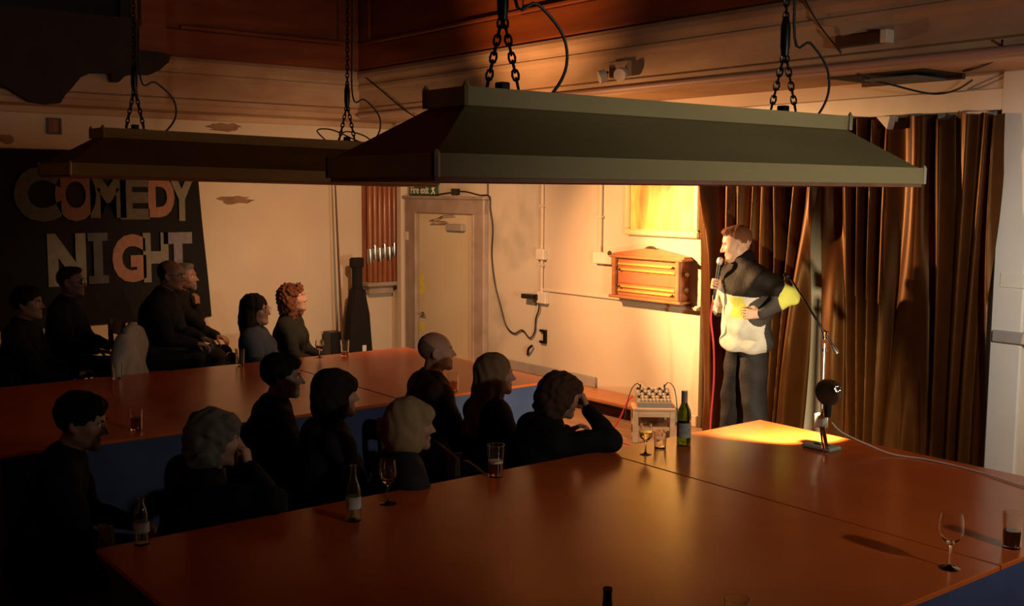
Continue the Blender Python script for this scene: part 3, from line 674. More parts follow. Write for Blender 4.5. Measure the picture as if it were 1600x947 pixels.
tag(tubo('corner_cable', [(-10.80, YB - .74, 3.56), (-10.30, YB - .78, 3.34), (-9.80, YB - .80, 3.10), (-9.5, YB - .76, 2.98), (-9.3, YB - .5, 2.90)], .008, cable_black, None, 6, 5), 'dark cable hanging from the lantern corner along the frieze', 'cable')

# ---------------------------------------------------------------- left wall
bn_ = empty('banner', (XL, 3.45, 0), 0, 'black cloth banner on the left wall spelling COMEDY NIGHT in patched letters', 'banner')
bm = B(); ny, nz = 60, 24; vv = []
for j in range(nz + 1):
    for i in range(ny + 1):
        y = -2.75 + 3.78 * i / ny + (.02 + .14 * (1 - j / nz) if i == ny else 0) * 1.0
        z = .86 + 1.77 * j / nz
        vv.append(bm.verts.new((.030 + .012 * math.sin(i * .55 + j * .12) * math.sin(j * .21), y, z)))
for j in range(nz):
    for i in range(ny):
        a = j * (ny + 1) + i; bm.faces.new((vv[a], vv[a + 1], vv[a + ny + 2], vv[a + ny + 1]))
finish('cloth', bm, black_cloth, bn_, True)
def letter(ch, y0, y1, z0, z1, m):
    if ch == 'I':
        h_ = z1 - z0; c_ = (y0 + y1) / 2 - 3.45; w1 = (y1 - y0) / 2; w2 = w1 * .45; s1 = h_ * .16
        priso('letter', [(c_ - w1, z0), (c_ + w1, z0), (c_ + w1, z0 + s1), (c_ + w2, z0 + s1), (c_ + w2, z1 - s1), (c_ + w1, z1 - s1), (c_ + w1, z1), (c_ - w1, z1), (c_ - w1, z1 - s1), (c_ - w2, z1 - s1), (c_ - w2, z0 + s1), (c_ - w1, z0 + s1)], .048, .056, 'yz', m, bn_)
        return
    o = text('letter', ch, 1.0, m, bn_, (0, 0, 0), (math.pi / 2, 0, math.pi / 2), 1, .003, .055)
    bpy.context.view_layer.update()
    d = o.dimensions; bx = [Vector(c) for c in o.bound_box]
    xa, xb = min(c.x for c in bx), max(c.x for c in bx); za, zb = min(c.y for c in bx), max(c.y for c in bx)
    sx = (y1 - y0) / (xb - xa); sy = (z1 - z0) / (zb - za)
    o.scale = (sx, sy, 1); o.location = (.052, y0 - 3.45 - xa * sx, z0 - za * sy)
for ch, y0, y1, z0, z1, c in (('C', 2.66, 3.10, 1.92, 2.46, 0), ('O', 3.04, 3.44, 1.92, 2.45, 1), ('M', 3.38, 3.74, 1.95, 2.40, 2), ('E', 3.68, 3.98, 1.93, 2.38, 3), ('D', 3.97, 4.25, 1.95, 2.38, 4), ('Y', 4.20, 4.46, 1.91, 2.36, 5),
                              ('N', 2.95, 3.32, 1.27, 1.80, 5), ('I', 3.34, 3.54, 1.28, 1.80, 0), ('G', 3.58, 3.93, 1.28, 1.78, 4), ('H', 3.90, 4.17, 1.27, 1.79, 5), ('T', 4.12, 4.43, 1.30, 1.79, 6)):
    letter(ch, y0, y1, z0, z1, LET[c])
vt = empty('wall_vent', (XL, 3.07, 2.86), 0, 'small square rusty vent on the wall above the banner', 'vent')
for lo, hi in (((0, -.07, -.08), (.02, .07, -.06)), ((0, -.07, .06), (.02, .07, .08)), ((0, -.07, -.06), (.02, -.05, .06)), ((0, .05, -.06), (.02, .07, .06))): boxo('frame_bar', lo, hi, dark_wood, vt)
boxo('backing', (0, -.05, -.06), (.008, .05, .06), case_wood, vt)
cu = empty('snooker_cue', (-11.12, 6.08, .101), 0, 'snooker cue leaning on the left wall between the women and the corner rack', 'cue')
tubo('shaft', [(.16, .02, .0), (.10, .01, 1.0), (.03, .0, 2.3)], [.020, .014, .009], dark_wood, cu, 10, 1)
tubo('butt', [(.162, .02, -.0), (.145, .018, .35)], .024, dark_wood, cu, 10, 1)
tag(boxo('black_box', (-11.24, 5.98, .1), (-11.04, 6.14, .60), black_plastic, None, .01), 'small black box standing behind the cue butt', 'box')
gc = empty('guitar_case', (-10.93, 6.27, .1), 0, 'tall black soft guitar case standing in the corner', 'guitar case')
bm = B(); prism(bm, [(-.16, 0), (.16, 0), (.165, .15), (.12, .62), (.075, .92), (-.075, .92), (-.12, .62), (-.165, .15)], -.07, .07, 'yz'); [setattr(v.co, 'z', v.co.z + (.1 if v.co.z > .3 else 0)) for v in bm.verts]; bmesh.ops.bevel(bm, geom=list(bm.edges), offset=.02, segments=2, affect='EDGES'); finish('body', bm, black_cloth, gc, True)
boxo('neck', (-.05, -.05, 1.0), (.05, .05, 1.26), black_cloth, gc, .015); boxo('head', (-.05, -.085, 1.25), (.04, .08, 1.37), black_cloth, gc, .02)
boxo('white_tag', (.070, .02, .28), (.075, .07, .35), white_paint, gc)
# corner cue rack with cases
rk = empty('cue_rack', (XL, 6.72, 1.02), 0, 'red brown wall rack in the corner holding upright cue cases', 'cue rack')
boxo('backboard', (0, -.17, .06), (.02, .24, 1.75), case_wood, rk); boxo('shelf', (0, -.20, .08), (.20, .26, .13), frame_paint, rk, .01); boxo('shelf_apron', (0, -.14, -.02), (.12, .2, .08), frame_paint, rk, .01)
boxo('top_rail', (0, -.18, 1.3), (.10, .24, 1.36), case_wood, rk, .006)
for k in range(6):
    y = -.13 + k * .068; h = 1.15 + .3 * ((k * 37) % 10) / 10
    t_ = lath('cue_case', [(.028, 0), (.031, .01), (.031, h), (.024, h + .02), (0, h + .022)], case_wood, rk, 14, (.12, y, .131))
    lath('steel_ferrule', [(.0312, 0), (.0322, .004), (.0322, .16), (.0312, .165)], steel, t_, 14, (.12, y, .36 + .08 * ((k * 53) % 7) / 7), cap=False)
tag(boxo('wall_post', (XL + .22, YB - .10, 0), (XL + .33, YB - .002, 3.05), plaster, None, .01), None, None, None, 'structure'); bpy.data.objects['wall_post'].name = 'trim_8'
# torn plaster patches on the wall under the frieze
def patch(y, z, ry, rz, seed, label):
    rnd = random.Random(seed); n = 18
    poly = [(y + ry * math.cos(2 * math.pi * k / n) * rnd.uniform(.6, 1.1), z + rz * math.sin(2 * math.pi * k / n) * rnd.uniform(.6, 1.1)) for k in range(n)]
    tag(priso('plaster_scar', poly, XL, XL + .006, 'yz', mat('bare brown plaster', (.22, .12, .07), .9, c2=(.32, .19, .11), nscale=9)), label, 'plaster patch')
patch(4.85, 2.92, .22, .06, 1, 'torn brown plaster scar under the frieze above the far canopy')
patch(4.95, 2.13, .22, .055, 2, 'peeled plaster patch on the left wall right of the banner')
patch(2.62, 2.72, .10, .05, 3, 'small torn plaster patch above the banner near its dark end')

# seats
def chair(x, y, z, rz, label, seat_h=.45, m=None, grp='chairs of the audience'):
    c = empty('chair', (x, y, z), rz, label, 'chair', grp); m = m or dark_wood
    boxo('seat', (-.20, -.20, seat_h - .035), (.20, .20, seat_h), m, c, .01)
    bm = B()
    for k in range(7):
        pass
    pts = [(-.19, -.20, seat_h + .36), (-.10, -.235, seat_h + .40), (0, -.245, seat_h + .415), (.10, -.235, seat_h + .40), (.19, -.20, seat_h + .36)]
    P = spline(pts, 4); a = [bm.verts.new(p) for p in P]; b2 = [bm.verts.new(p - Vector((0, 0, .13))) for p in P]; a2 = [bm.verts.new(p + Vector((0, -.018, 0))) for p in P]; b3 = [bm.verts.new(p + Vector((0, -.018, -.13))) for p in P]
    for i in range(len(P) - 1):
        for q, w_ in ((a, b2), (b2, b3), (b3, a2), (a2, a)): bm.faces.new((q[i], q[i + 1], w_[i + 1], w_[i]))
    for i in (0, -1): bm.faces.new((a[i], b2[i], b3[i], a2[i]))
    finish('backrest', bm, m, c)
    for s in (-1, 1):
        tubo('leg', [(s * .17, .17, seat_h - .03), (s * .185, .19, 0)], .017, m, c, 8, 1)
        tubo('leg', [(s * .185, -.205, seat_h + .36), (s * .17, -.18, seat_h - .02), (s * .185, -.23, 0)], .016, m, c, 8, 1)
    return c

# ---------------------------------------------------------------- people: smooth-blended distance field meshed as one surface
V3 = lambda *a: np.array(a, float)
def nrm(v): v = np.asarray(v, float); return v / (np.linalg.norm(v) + 1e-12)
class Field:
    def __init__(s): s.pr = []
    def cap(s, a, b, ra, rb=None, k=.02, op='u'):
        a = np.asarray(a, float); b = np.asarray(b, float); rb = ra if rb is None else rb; r = max(ra, rb)
        s.pr.append(('c', a, b, ra, rb, np.minimum(a, b) - r, np.maximum(a, b) + r, k, op)); return s
    def ell(s, c, r, R=None, k=.02, op='u'):
        c = np.asarray(c, float); r = np.asarray(r, float); m = r.max() if R is not None else r
        s.pr.append(('e', c, r, np.eye(3) if R is None else R, None, c - m, c + m, k, op)); return s
    def chain(s, pts, rs, k=.012):
        for i in range(len(pts) - 1): s.cap(pts[i], pts[i + 1], rs[i], rs[i + 1], k)
        return s
    def mesh(s, h, inflate=0.0, noise=None):
        lo = np.min([p[5] for p in s.pr if p[8] == 'u'], 0) - inflate - 2.5 * h - .02; hi = np.max([p[6] for p in s.pr if p[8] == 'u'], 0) + inflate + 2.5 * h + .02
        n = np.ceil((hi - lo) / h).astype(int) + 1
        ax = [lo[i] + h * np.arange(n[i]) for i in range(3)]
        f = np.full(n, .3, np.float32)
        for t, a, b, r1, r2, l, u, k, op in s.pr:
            mg = k + 3 * h + .012 + inflate
            i0 = np.clip(np.floor((l - mg - lo) / h).astype(int), 0, n); i1 = np.clip(np.ceil((u + mg - lo) / h).astype(int) + 1, 0, n)
            if (i1 <= i0).any(): continue
            X = ax[0][i0[0]:i1[0], None, None]; Y = ax[1][None, i0[1]:i1[1], None]; Z = ax[2][None, None, i0[2]:i1[2]]
            if t == 'c':
                ba = b - a; L = max(ba @ ba, 1e-9)
                px, py, pz = X - a[0], Y - a[1], Z - a[2]
                q = np.clip((px * ba[0] + py * ba[1] + pz * ba[2]) / L, 0, 1)
                d = np.sqrt((px - q * ba[0]) ** 2 + (py - q * ba[1]) ** 2 + (pz - q * ba[2]) ** 2) - (r1 + (r2 - r1) * q)
            else:
                px, py, pz = X - a[0], Y - a[1], Z - a[2]; R = r1
                u_ = [(R[0, i] * px + R[1, i] * py + R[2, i] * pz) for i in range(3)]
                k0 = np.sqrt(sum((u_[i] / b[i]) ** 2 for i in range(3))); k1 = np.sqrt(sum((u_[i] / b[i] ** 2) ** 2 for i in range(3))) + 1e-9
                d = np.where(k0 < 1e-6, -b.min(), k0 * (k0 - 1) / k1)
            g = f[i0[0]:i1[0], i0[1]:i1[1], i0[2]:i1[2]]
            if op == 'u':
                hh = np.maximum(k - np.abs(g - d), 0) / max(k, 1e-6); g[...] = np.minimum(g, d) - hh * hh * k * .25
            else:
                d = -d; hh = np.maximum(k - np.abs(g - d), 0) / max(k, 1e-6); g[...] = np.maximum(g, d) + hh * hh * k * .25
        f -= inflate
        if noise is not None: f += noise(ax[0][:, None, None], ax[1][None, :, None], ax[2][None, None, :]).astype(np.float32)
        f[0] = f[-1] = .3; f[:, 0] = f[:, -1] = .3; f[:, :, 0] = f[:, :, -1] = .3
        return nets(f, lo, h)
def nets(f, lo, h):
    ins = f < 0; nx, ny, nz = f.shape
    c = np.zeros((nx - 1, ny - 1, nz - 1), np.int8)
    for i in (0, 1):
        for j in (0, 1):
            for k in (0, 1): c += ins[i:nx - 1 + i, j:ny - 1 + j, k:nz - 1 + k]
    act = (c > 0) & (c < 8); I = np.argwhere(act); idx = np.full(act.shape, -1, np.int64); idx[act] = np.arange(len(I))
    P = np.zeros((len(I), 3)); W = np.zeros(len(I)); x, y, z = I.T
    cor = [(i, j, k) for i in (0, 1) for j in (0, 1) for k in (0, 1)]
    val = {q: f[x + q[0], y + q[1], z + q[2]] for q in cor}
    for a in cor:
        for d in range(3):
            if a[d]: continue
            b = list(a); b[d] = 1; b = tuple(b); fa, fb = val[a], val[b]; m = (fa < 0) != (fb < 0)
            t = np.where(m, fa / np.where(m, fa - fb, 1), 0)
            p = np.repeat(np.array(a, float)[None], len(I), 0); p[:, d] += t
            P += p * m[:, None]; W += m
    P = (P / np.maximum(W, 1)[:, None] + I) * h + lo
    Q = []
    for d in range(3):
        sl0 = [slice(1, -1)] * 3; sl0[d] = slice(0, -1); sl1 = list(sl0); sl1[d] = slice(1, None)
        a = ins[tuple(sl0)]; b = ins[tuple(sl1)]; E_ = np.argwhere(a != b)
        if not len(E_): continue
        off = np.ones(3, int); off[d] = 0; E0 = E_ + off; flip = a[tuple(E_.T)]
        u, v = (d + 1) % 3, (d + 2) % 3
        def at(du, dv):
            q = E0.copy(); q[:, u] -= du; q[:, v] -= dv; return idx[tuple(q.T)]
        q = np.stack([at(1, 1), at(0, 1), at(0, 0), at(1, 0)], 1)
        q[~flip] = q[~flip][:, ::-1]; Q.append(q)
    return P, np.concatenate(Q)
def npmesh(name, P, Q, mats, parent=None, mi=None):
    me = bpy.data.meshes.new(name); n = len(Q)
    me.vertices.add(len(P)); me.vertices.foreach_set('co', P.astype(np.float32).ravel())
    me.loops.add(n * 4); me.loops.foreach_set('vertex_index', Q.astype(np.int32).ravel())
    me.polygons.add(n); me.polygons.foreach_set('loop_start', np.arange(n, dtype=np.int32) * 4)
    for m in mats: me.materials.append(m)
    me.polygons.foreach_set('use_smooth', np.ones(n, bool))
    if mi is not None: me.polygons.foreach_set('material_index', mi.astype(np.int32))
    me.update(calc_edges=True); me.validate()
    return link(bpy.data.objects.new(name, me), parent)

def rot(yaw=0, pitch=0, roll=0): return np.array(Euler((math.radians(pitch), math.radians(roll), math.radians(yaw)), 'XYZ').to_matrix().to_3x3()) if True else None
def rotz(a): a = math.radians(a); return np.array([[math.cos(a), -math.sin(a), 0], [math.sin(a), math.cos(a), 0], [0, 0, 1]])
def rotx(a): a = math.radians(a); return np.array([[1, 0, 0], [0, math.cos(a), -math.sin(a)], [0, math.sin(a), math.cos(a)]])
def roty(a): a = math.radians(a); return np.array([[math.cos(a), 0, math.sin(a)], [0, 1, 0], [-math.sin(a), 0, math.cos(a)]])

def hand(F, wrist, d, pal, side, s=1.0, curl=35, tcurl=25, spread=1.0):
    """d: towards the fingers, pal: the way the palm looks, side: the thumb's side"""
    d = nrm(d); pal = nrm(np.asarray(pal) - d * np.dot(pal, d)); side = nrm(np.asarray(side) - d * np.dot(side, d) - pal * np.dot(side, pal)); w_ = np.asarray(wrist, float)
    for o in (-.027, -.009, .009, .027):
        F.cap(w_ + side * o * .6 * s, w_ + d * .085 * s + side * o * s, .0155 * s, .0125 * s, .010)
    lens = (.062, .078, .084, .074); offs = (-.030, -.0105, .0095, .029)
    for L, o, e in zip(lens, offs, (1.12, 1.0, .97, .9)):
        p = w_ + d * (.086 + (.004 if o in (-.0105, .0095) else 0)) * s + side * o * s; a = 0; r = .0088 * s; pts = [p]; dd = nrm(d + side * o * spread * 1.5)
        for seg in (.45, .31, .24):
            a += math.radians(curl * e); v = dd * math.cos(a) + pal * math.sin(a); p = p + v * L * seg * s; pts.append(p)
        F.chain(pts, [r * 1.05, r, r * .92, r * .8], .003)
    t0 = w_ + d * .022 * s + side * .024 * s + pal * .006; t1 = t0 + (d * .55 + side * .62 + pal * .35) * .042 * s
    q = math.radians(tcurl); v2 = nrm(d * (.8) + side * (.35 - q) + pal * (.3 + q)); t2 = t1 + v2 * .034 * s; t3 = t2 + nrm(v2 - side * q * .6 + pal * .2) * .026 * s
    F.chain([t0, t1, t2, t3], [.0155 * s, .0118 * s, .0102 * s, .0085 * s], .006)

def head_field(F, c, R, s=1.0, nose=1.0, fem=False, ears=True, jaw=1.0):
    T = lambda x, y, z: c + R @ (V3(x, y, z) * s)
    E = lambda p, r, k=.015, op='u', RR=None: F.ell(T(*p), V3(*r) * s, R if RR is None else R @ RR, k * s, op)
    E((0, -.018, .030), (.073, .094, .088), .01)
    E((0, .030, .010), (.064, .064, .075), .03)
    E((0, .038, -.045), (.052 * jaw, .052, .062), .03)
    for q in (-1, 1): E((q * .042 * jaw, .018, -.022), (.026, .048, .050), .025)
    for q in (-1, 1):
        F.cap(T(q * .050 * jaw, .0, -.058), T(q * .012, .072, -.096), .020 * s, .014 * s, .03 * s)
        E((q * .041, .058, -.022), (.022, .020, .018), .022)
        E((q * .030, .081, .022), (.024, .009, .007), .012)
    F.cap(T(-.008, .078, -.098), T(.008, .078, -.098), .0155 * s, None, .02 * s)
    for q in (-1, 1):
        F.ell(T(q * .032, .093, .004), V3(.015, .013, .010) * s, R, .012 * s, 's')
        F.ell(T(q * .032, .076, .004), V3(.0125, .0125, .0115) * s, R, .003 * s)
    F.cap(T(0, .088, .012), T(0, .088 + .026 * nose, -.028), .0085 * s, .0105 * s, .012 * s)
    for q in (-1, 1): E((q * .0125, .098, -.032), (.009, .010, .008), .008)
    E((0, .0905, -.0585), (.023, .010, .0058), .006); E((0, .088, -.070), (.020, .0105, .0068), .006)
    F.cap(T(-.016, .1005, -.0645), T(.016, .1005, -.0645), .0018 * s, None, .003 * s, 's')
    if ears:
        for q in (-1, 1):
            RR = rotz(q * 22) @ rotx(-12)
            E((q * .076, -.012, -.004), (.009, .022, .033), .008, 'u', RR)
            E((q * .085, -.006, .002), (.006, .011, .018), .006, 's', RR)
            E((q * .074, -.002, -.033), (.008, .009, .010), .006)
SKIN = {}
def skin(tone):
    if tone not in SKIN: SKIN[tone] = mat('skin %02d' % len(SKIN), tone, .5, c2=tuple(x * .88 for x in tone), nscale=9, bump=.06, bscale=60)
    return SKIN[tone]
def cloth(name, c, rough=.85, amp=.9): return mat(name, c, rough, c2=tuple(x * .75 for x in c), nscale=7, bump=.35, bscale=40, spec=.2)
hair_noise_seed = [0]
def strand(amp, fr=70, zs=.25):
    hair_noise_seed[0] += 1; o = hair_noise_seed[0] * 1.7
    return lambda x, y, z: amp * (np.sin(x * fr + 3 * np.sin(z * 17 + o) + o) * np.sin(y * fr * .9 + 2.2 * np.sin(z * 21 + x * 11) + o) + .5 * np.sin((x - y) * fr * 1.7 + z * fr * zs + o))
def curls(amp, fr=85):
    return lambda x, y, z: amp * (np.sin(x * fr + 2 * np.sin(z * 37)) * np.sin(y * fr + 1.5 * np.sin(x * 41)) * np.sin(z * fr * .9 + 1.3 * np.sin(y * 33)) * 1.6 + .35 * np.sin((x + y + z) * fr * .6))
def folds(amp):
    hair_noise_seed[0] += 1; o = hair_noise_seed[0] * 2.3
    return lambda x, y, z: amp * (np.sin(z * 26 + 7 * np.sin(x * 6 + o) + y * 9) + .7 * np.sin(x * 31 + z * 14 + o) * np.sin(y * 24 + o))

def person(label, loc, face, seat=None, height=1.72, fem=False, lean=8, side=0, hyaw=0, hpitch=0, hroll=0, hs=1.0, jaw=1.0, nose=1.0, tone=(.52, .30, .20), top=None, legs=None,
           hair=None, hair_m=None, armL=None, armR=None, hands=(None, None), res=.0085, hres=.007, extra=None, feet=None, top_mi=None, topmats=None, shtwist=0, legspread=.11, hip=None, collar=True, body_w=1.0, zdrop=0.0, thighs=None, top_noise=.004, hem=False, leg_i=.014):
    """face: heading in degrees, 0 looks along +Y. seat: seat height above loc.z, None standing."""
    k = height / 1.75; s_ = .93 if fem else 1.0
    P = V3(0, 0, (seat + .095) if seat is not None else .93 * k) if hip is None else V3(*hip)
    Rs = rotx(-lean) @ roty(side); up = Rs @ V3(0, 0, 1); fw = nrm(Rs @ V3(0, 1, 0))
    Rt = Rs @ rotz(shtwist); rt = Rt @ V3(1, 0, 0); fwt = Rt @ V3(0, 1, 0)
    nb = P + up * .515 * k; sw = .198 * k * (.91 if fem else 1.0)
    sh = [nb - rt * sw - up * .055 * k, nb + rt * sw - up * .055 * k]
    Rh = rotz(hyaw) @ rotx(hpitch) @ roty(hroll)
    hc = nb + up * .055 * k + nrm(up + fw * .35) * .038 * k + Rh @ V3(0, .022, .095) * hs
    body = Field(); T1 = Field(); L1 = Field()
    # torso
    def torso(F, i):
        F.ell(P + up * .02 * k, V3(.165 * (1.03 if fem else 1) * body_w, .118, .115) * k + i, Rs, .05)
        F.ell(P + up * .18 * k, V3(.142 * s_ * body_w, .105 * body_w, .16) * k + i, Rs, .06)
        F.ell(P + up * .36 * k, V3(.162 * s_ * body_w, .112 * body_w, .17) * k + i, Rt, .06)
        F.cap(sh[0] * .86 + sh[1] * .14, sh[1] * .86 + sh[0] * .14, .062 * k * s_ + i, None, .05)
        for q in (0, 1): F.cap(nb + up * .012, sh[q] * .8 + nb * .2 + up * .01, .048 * k + i, .045 * k + i, .05)
        if fem:
            for q in (-1, 1): F.ell(P + up * .36 * k + rt * q * .075 + fwt * .085 * k, V3(.062, .055, .062) * k + i, None, .04)
    torso(body, 0.0); torso(T1, .026)
    body.cap(nb - up * .02, hc + Rh @ V3(0, -.012, -.055) * hs, .064 * k * s_, .056 * hs, .03)
    if fem: jaw *= .92
    head_field(body, hc, Rh, hs, nose, fem, True, jaw)
    if hem:
        for zz, rx, ry in ((.93, .214, .188), (1.04, .200, .166), (1.16, .194, .152), (1.27, .194, .150)): T1.ell((0, .01, zz), V3(rx, ry, .10), None, .05)
        T1.ell((0, 0, .60), (.7, .7, .285), None, .006, 's')
        T1.cap(nb - up * .01, nb + up * .055 + fwt * .01, .105, .088, .03)
    # arms
    for q, sg, tgt in ((0, -1, armL), (1, 1, armR)):
        if tgt is None:
            el = sh[q] + rt * sg * .05 + V3(0, .10, -.27 * k); wr = el + V3(-sg * .10, .20, -.05) * k
        else: el, wr = V3(*tgt[0]), V3(*tgt[1])
        body.chain([sh[q], (sh[q] + el) / 2, el], [.052 * k * s_, .046 * k * s_, .038 * k * s_], .03)
        body.chain([el, el * .65 + wr * .35, wr], [.038 * k * s_, .038 * k * s_, .025 * k * s_], .02)
        T1.chain([sh[q], (sh[q] + el) / 2, el], [.078 * k * s_, .070 * k * s_, .060 * k], .035)
        we = el * .05 + wr * .95
        T1.chain([el, el * .6 + we * .4, we], [.060 * k, .054 * k * s_, .040 * k], .025)
        hd_ = hands[q]
        fdir = nrm(wr - el)
        if hd_ is None: hd_ = dict(d=fdir, pal=V3(0, 0, -1) if abs(fdir[2]) < .8 else V3(-sg, 0, 0), side=V3(-sg, 0, 0) if abs(fdir[0]) < .8 else V3(0, 1, 0))
        hand(body, wr + fdir * .008, s=k * (.92 if fem else 1.0), **hd_)
    # legs
    for q, sg in ((0, -1), (1, 1)):
        h0 = P + V3(sg * .085 * k, 0, -.02)
        if thighs is not None: kn, an = V3(*thighs[q][0]), V3(*thighs[q][1])
        elif seat is not None: kn = V3(sg * (.085 + legspread * .4), .43 * k, seat + .075); an = kn + V3(0, -.02, -(seat + .075) + .09)
        else: kn = V3(sg * (.085 + legspread * .45), .02, .49 * k); an = V3(sg * (.085 + legspread), -.01, .085)
        for F, i in ((body, 0.), (L1, leg_i)):
            F.chain([h0, (h0 + kn) / 2, kn], [.085 * k + i * .45, .072 * k + i * .8, .054 * k + i], .03)
            F.chain([kn, kn * .62 + an * .38, an], [.054 * k + i, .054 * k + i, .036 * k + i * 1.7], .02)
        body.cap(an + V3(0, -.03, -.045), an + V3(0, .14, -.06), .032, .024, .02)
        sh_ = Field(); sh_.cap(an + V3(0, -.035, -.048), an + V3(0, .10, -.05), .042, .040, .02); sh_.ell(an + V3(0, .15, -.058), V3(.045, .07, .032), None, .03)
        if q == 0: shoes = [sh_]
        else: shoes.append(sh_)
    for F in (L1,):
        F.ell(P + up * .0, V3(.172 * (1.03 if fem else 1) * body_w, .126, .12) * k + .006, Rs, .04)
    Pm, Qm = body.mesh(res)
    o = npmesh('person', Pm, Qm, [skin(tone)]); o.location = loc; o.rotation_euler = (0, 0, math.radians(face)); tag(o, label, 'person')
    Pm, Qm = T1.mesh(max(res, .008) if topmats is None else res, 0.0, folds(top_noise))
    npmesh('top', Pm, Qm, topmats or [top], o, top_mi(Pm[Qm].mean(1), dict(P=P, nb=nb, sh=sh)) if top_mi else None)
    if collar:
        bm = B(); n_ = 20
        for zz, rr in ((.0, .012),):
            tube(bm, [Vector(nb + rt * .078 * k * math.cos(2 * math.pi * j / n_) + fwt * (.074 * k * math.sin(2 * math.pi * j / n_) + .006) + up * (.022 - .018 * math.sin(2 * math.pi * j / n_))) for j in range(n_)], .019, 8, closed=True)
        finish('collar', bm, (topmats or [top])[0], o, True)
    Pm, Qm = L1.mesh(max(res, .009), 0.0, folds(.004)); npmesh('trousers', Pm, Qm, [legs], o)
    for f_ in shoes:
        Pm, Qm = f_.mesh(.011); npmesh('shoe', Pm, Qm, [black_plastic], o)
    H_ = lambda x, y, z: hc + Rh @ (V3(x, y, z) * hs)
    if hair:
        F = Field(); nz_ = hair(F, H_, Rh, hs, dict(nb=nb, up=up, fw=fw, rt=rt))
        Pm, Qm = F.mesh(hres, 0.0, nz_); npmesh('hair', Pm, Qm, [hair_m], o)
    for q in (-1, 1):                                               # eyes and brows
        bm = B(); lathe(bm, [(0, -.0122 * hs), (.0085 * hs, -.0085 * hs), (.0122 * hs, 0), (.0085 * hs, .0085 * hs), (0, .0122 * hs)], 12, tuple(H_(q * .032, .0775, .004)), tuple(Rh @ V3(0, 1, 0)))
        e_ = finish('eye', bm, mat('eye white', (.6, .55, .5), .2), o, True)
        bm = B(); lathe(bm, [(.0055 * hs, .0), (.003 * hs, .0012), (0, .0014)], 10, tuple(H_(q * .032, .0892, .004)), tuple(Rh @ V3(0, 1, 0))); finish('iris', bm, mat('dark iris', (.03, .02, .015), .2), e_, True)
        if hair_m is not None:
            bm = B(); tube(bm, [Vector(H_(q * .014, .0935, .021)), Vector(H_(q * .032, .0915, .028)), Vector(H_(q * .050, .078, .021))], [.0032 * hs, .0042 * hs, .0022 * hs], 6); finish('eyebrow', bm, hair_m, o, True)
    if extra: extra(o, H_, Rh, hs, dict(P=P, nb=nb, up=up, fw=fw, rt=rt, k=k))
    return o

# hair styles (F field, H head point, R head rotation)
def h_face_cut(F, H, R, s, w_=.066, top=.045):
    F.ell(H(0, .115, top - .105), V3(w_, .078, .105) * s, R, .012, 's')
def hair_short(F, H, R, s, c):
    F.ell(H(0, -.020, .038), V3(.0765, .0965, .0885) * s, R, .01); F.ell(H(0, .040, .098), V3(.052, .045, .024) * s, R, .03)
    h_face_cut(F, H, R, s, .090, .062); F.ell(H(0, .03, -.085), V3(.13, .11, .085) * s, R, .006, 's'); F.ell(H(0, .095, .0), V3(.12, .055, .07) * s, R, .006, 's')
    for q in (-1, 1): F.ell(H(q * .085, .010, -.020), V3(.030, .036, .040) * s, R, .006, 's')
    return strand(.0018, 120)
def hair_full_short(F, H, R, s, c):
    F.ell(H(0, -.022, .036), V3(.088, .106, .100) * s, R, .01); F.ell(H(0, .045, .085), V3(.06, .05, .035) * s, R, .03)
    h_face_cut(F, H, R, s, .070, .050); F.ell(H(0, .02, -.125), V3(.12, .13, .08) * s, R, .01, 's')
    return strand(.004, 80)
def hair_fringe(F, H, R, s, c):
    F.ell(H(0, -.0185, .030), V3(.0748, .0958, .0892) * s, R, .01)
    F.ell(H(0, .05, .085), V3(.105, .125, .090) * s, R, .008, 's'); h_face_cut(F, H, R, s, .085, .07); F.ell(H(0, .02, -.115), V3(.12, .13, .075) * s, R, .01, 's')
    return strand(.0006, 120)
def hair_bob(F, H, R, s, c):
    F.ell(H(0, -.022, .034), V3(.096, .112, .104) * s, R, .01)
    F.ell(H(0, -.030, -.055), V3(.106, .100, .105) * s, R, .04); F.ell(H(0, .062, .055), V3(.072, .045, .042) * s, R, .03)
    h_face_cut(F, H, R, s, .060, .030); F.ell(H(0, -.02, -.225), V3(.16, .18, .105) * s, R, .012, 's')
    return strand(.0035, 75)
def hair_long(F, H, R, s, c):
    F.ell(H(0, -.022, .034), V3(.094, .112, .102) * s, R, .01); F.ell(H(0, -.040, -.06), V3(.104, .095, .13) * s, R, .04)
    nb, fw, rt, up = c['nb'], c['fw'], c['rt'], c['up']
    for q in (-1, 0, 1): F.cap(H(q * .055, -.06, -.08), nb + rt * q * .075 - fw * (.115 - .02 * abs(q)) - up * .16, .055 * s, .040 * s, .05)
    for q in (-1, 1): F.cap(H(q * .085, .0, -.05), nb + rt * q * .085 + fw * .02 - up * .09, .030 * s, .022, .04)
    h_face_cut(F, H, R, s, .060, .034)
    return strand(.004, 70)
def hair_curly(F, H, R, s, c):
    F.ell(H(0, -.025, .034), V3(.098, .112, .100) * s, R, .01); F.ell(H(0, -.045, -.06), V3(.116, .092, .12) * s, R, .04)
    nb, fw, rt, up = c['nb'], c['fw'], c['rt'], c['up']
    for q in (-1, 1): F.cap(H(q * .092, -.01, -.03), H(q * .095, .0, -.14), .042 * s, .036 * s, .04)
    F.ell(H(0, .05, .080), V3(.07, .04, .03) * s, R, .03); h_face_cut(F, H, R, s, .060, .034)
    return curls(.009, 95)
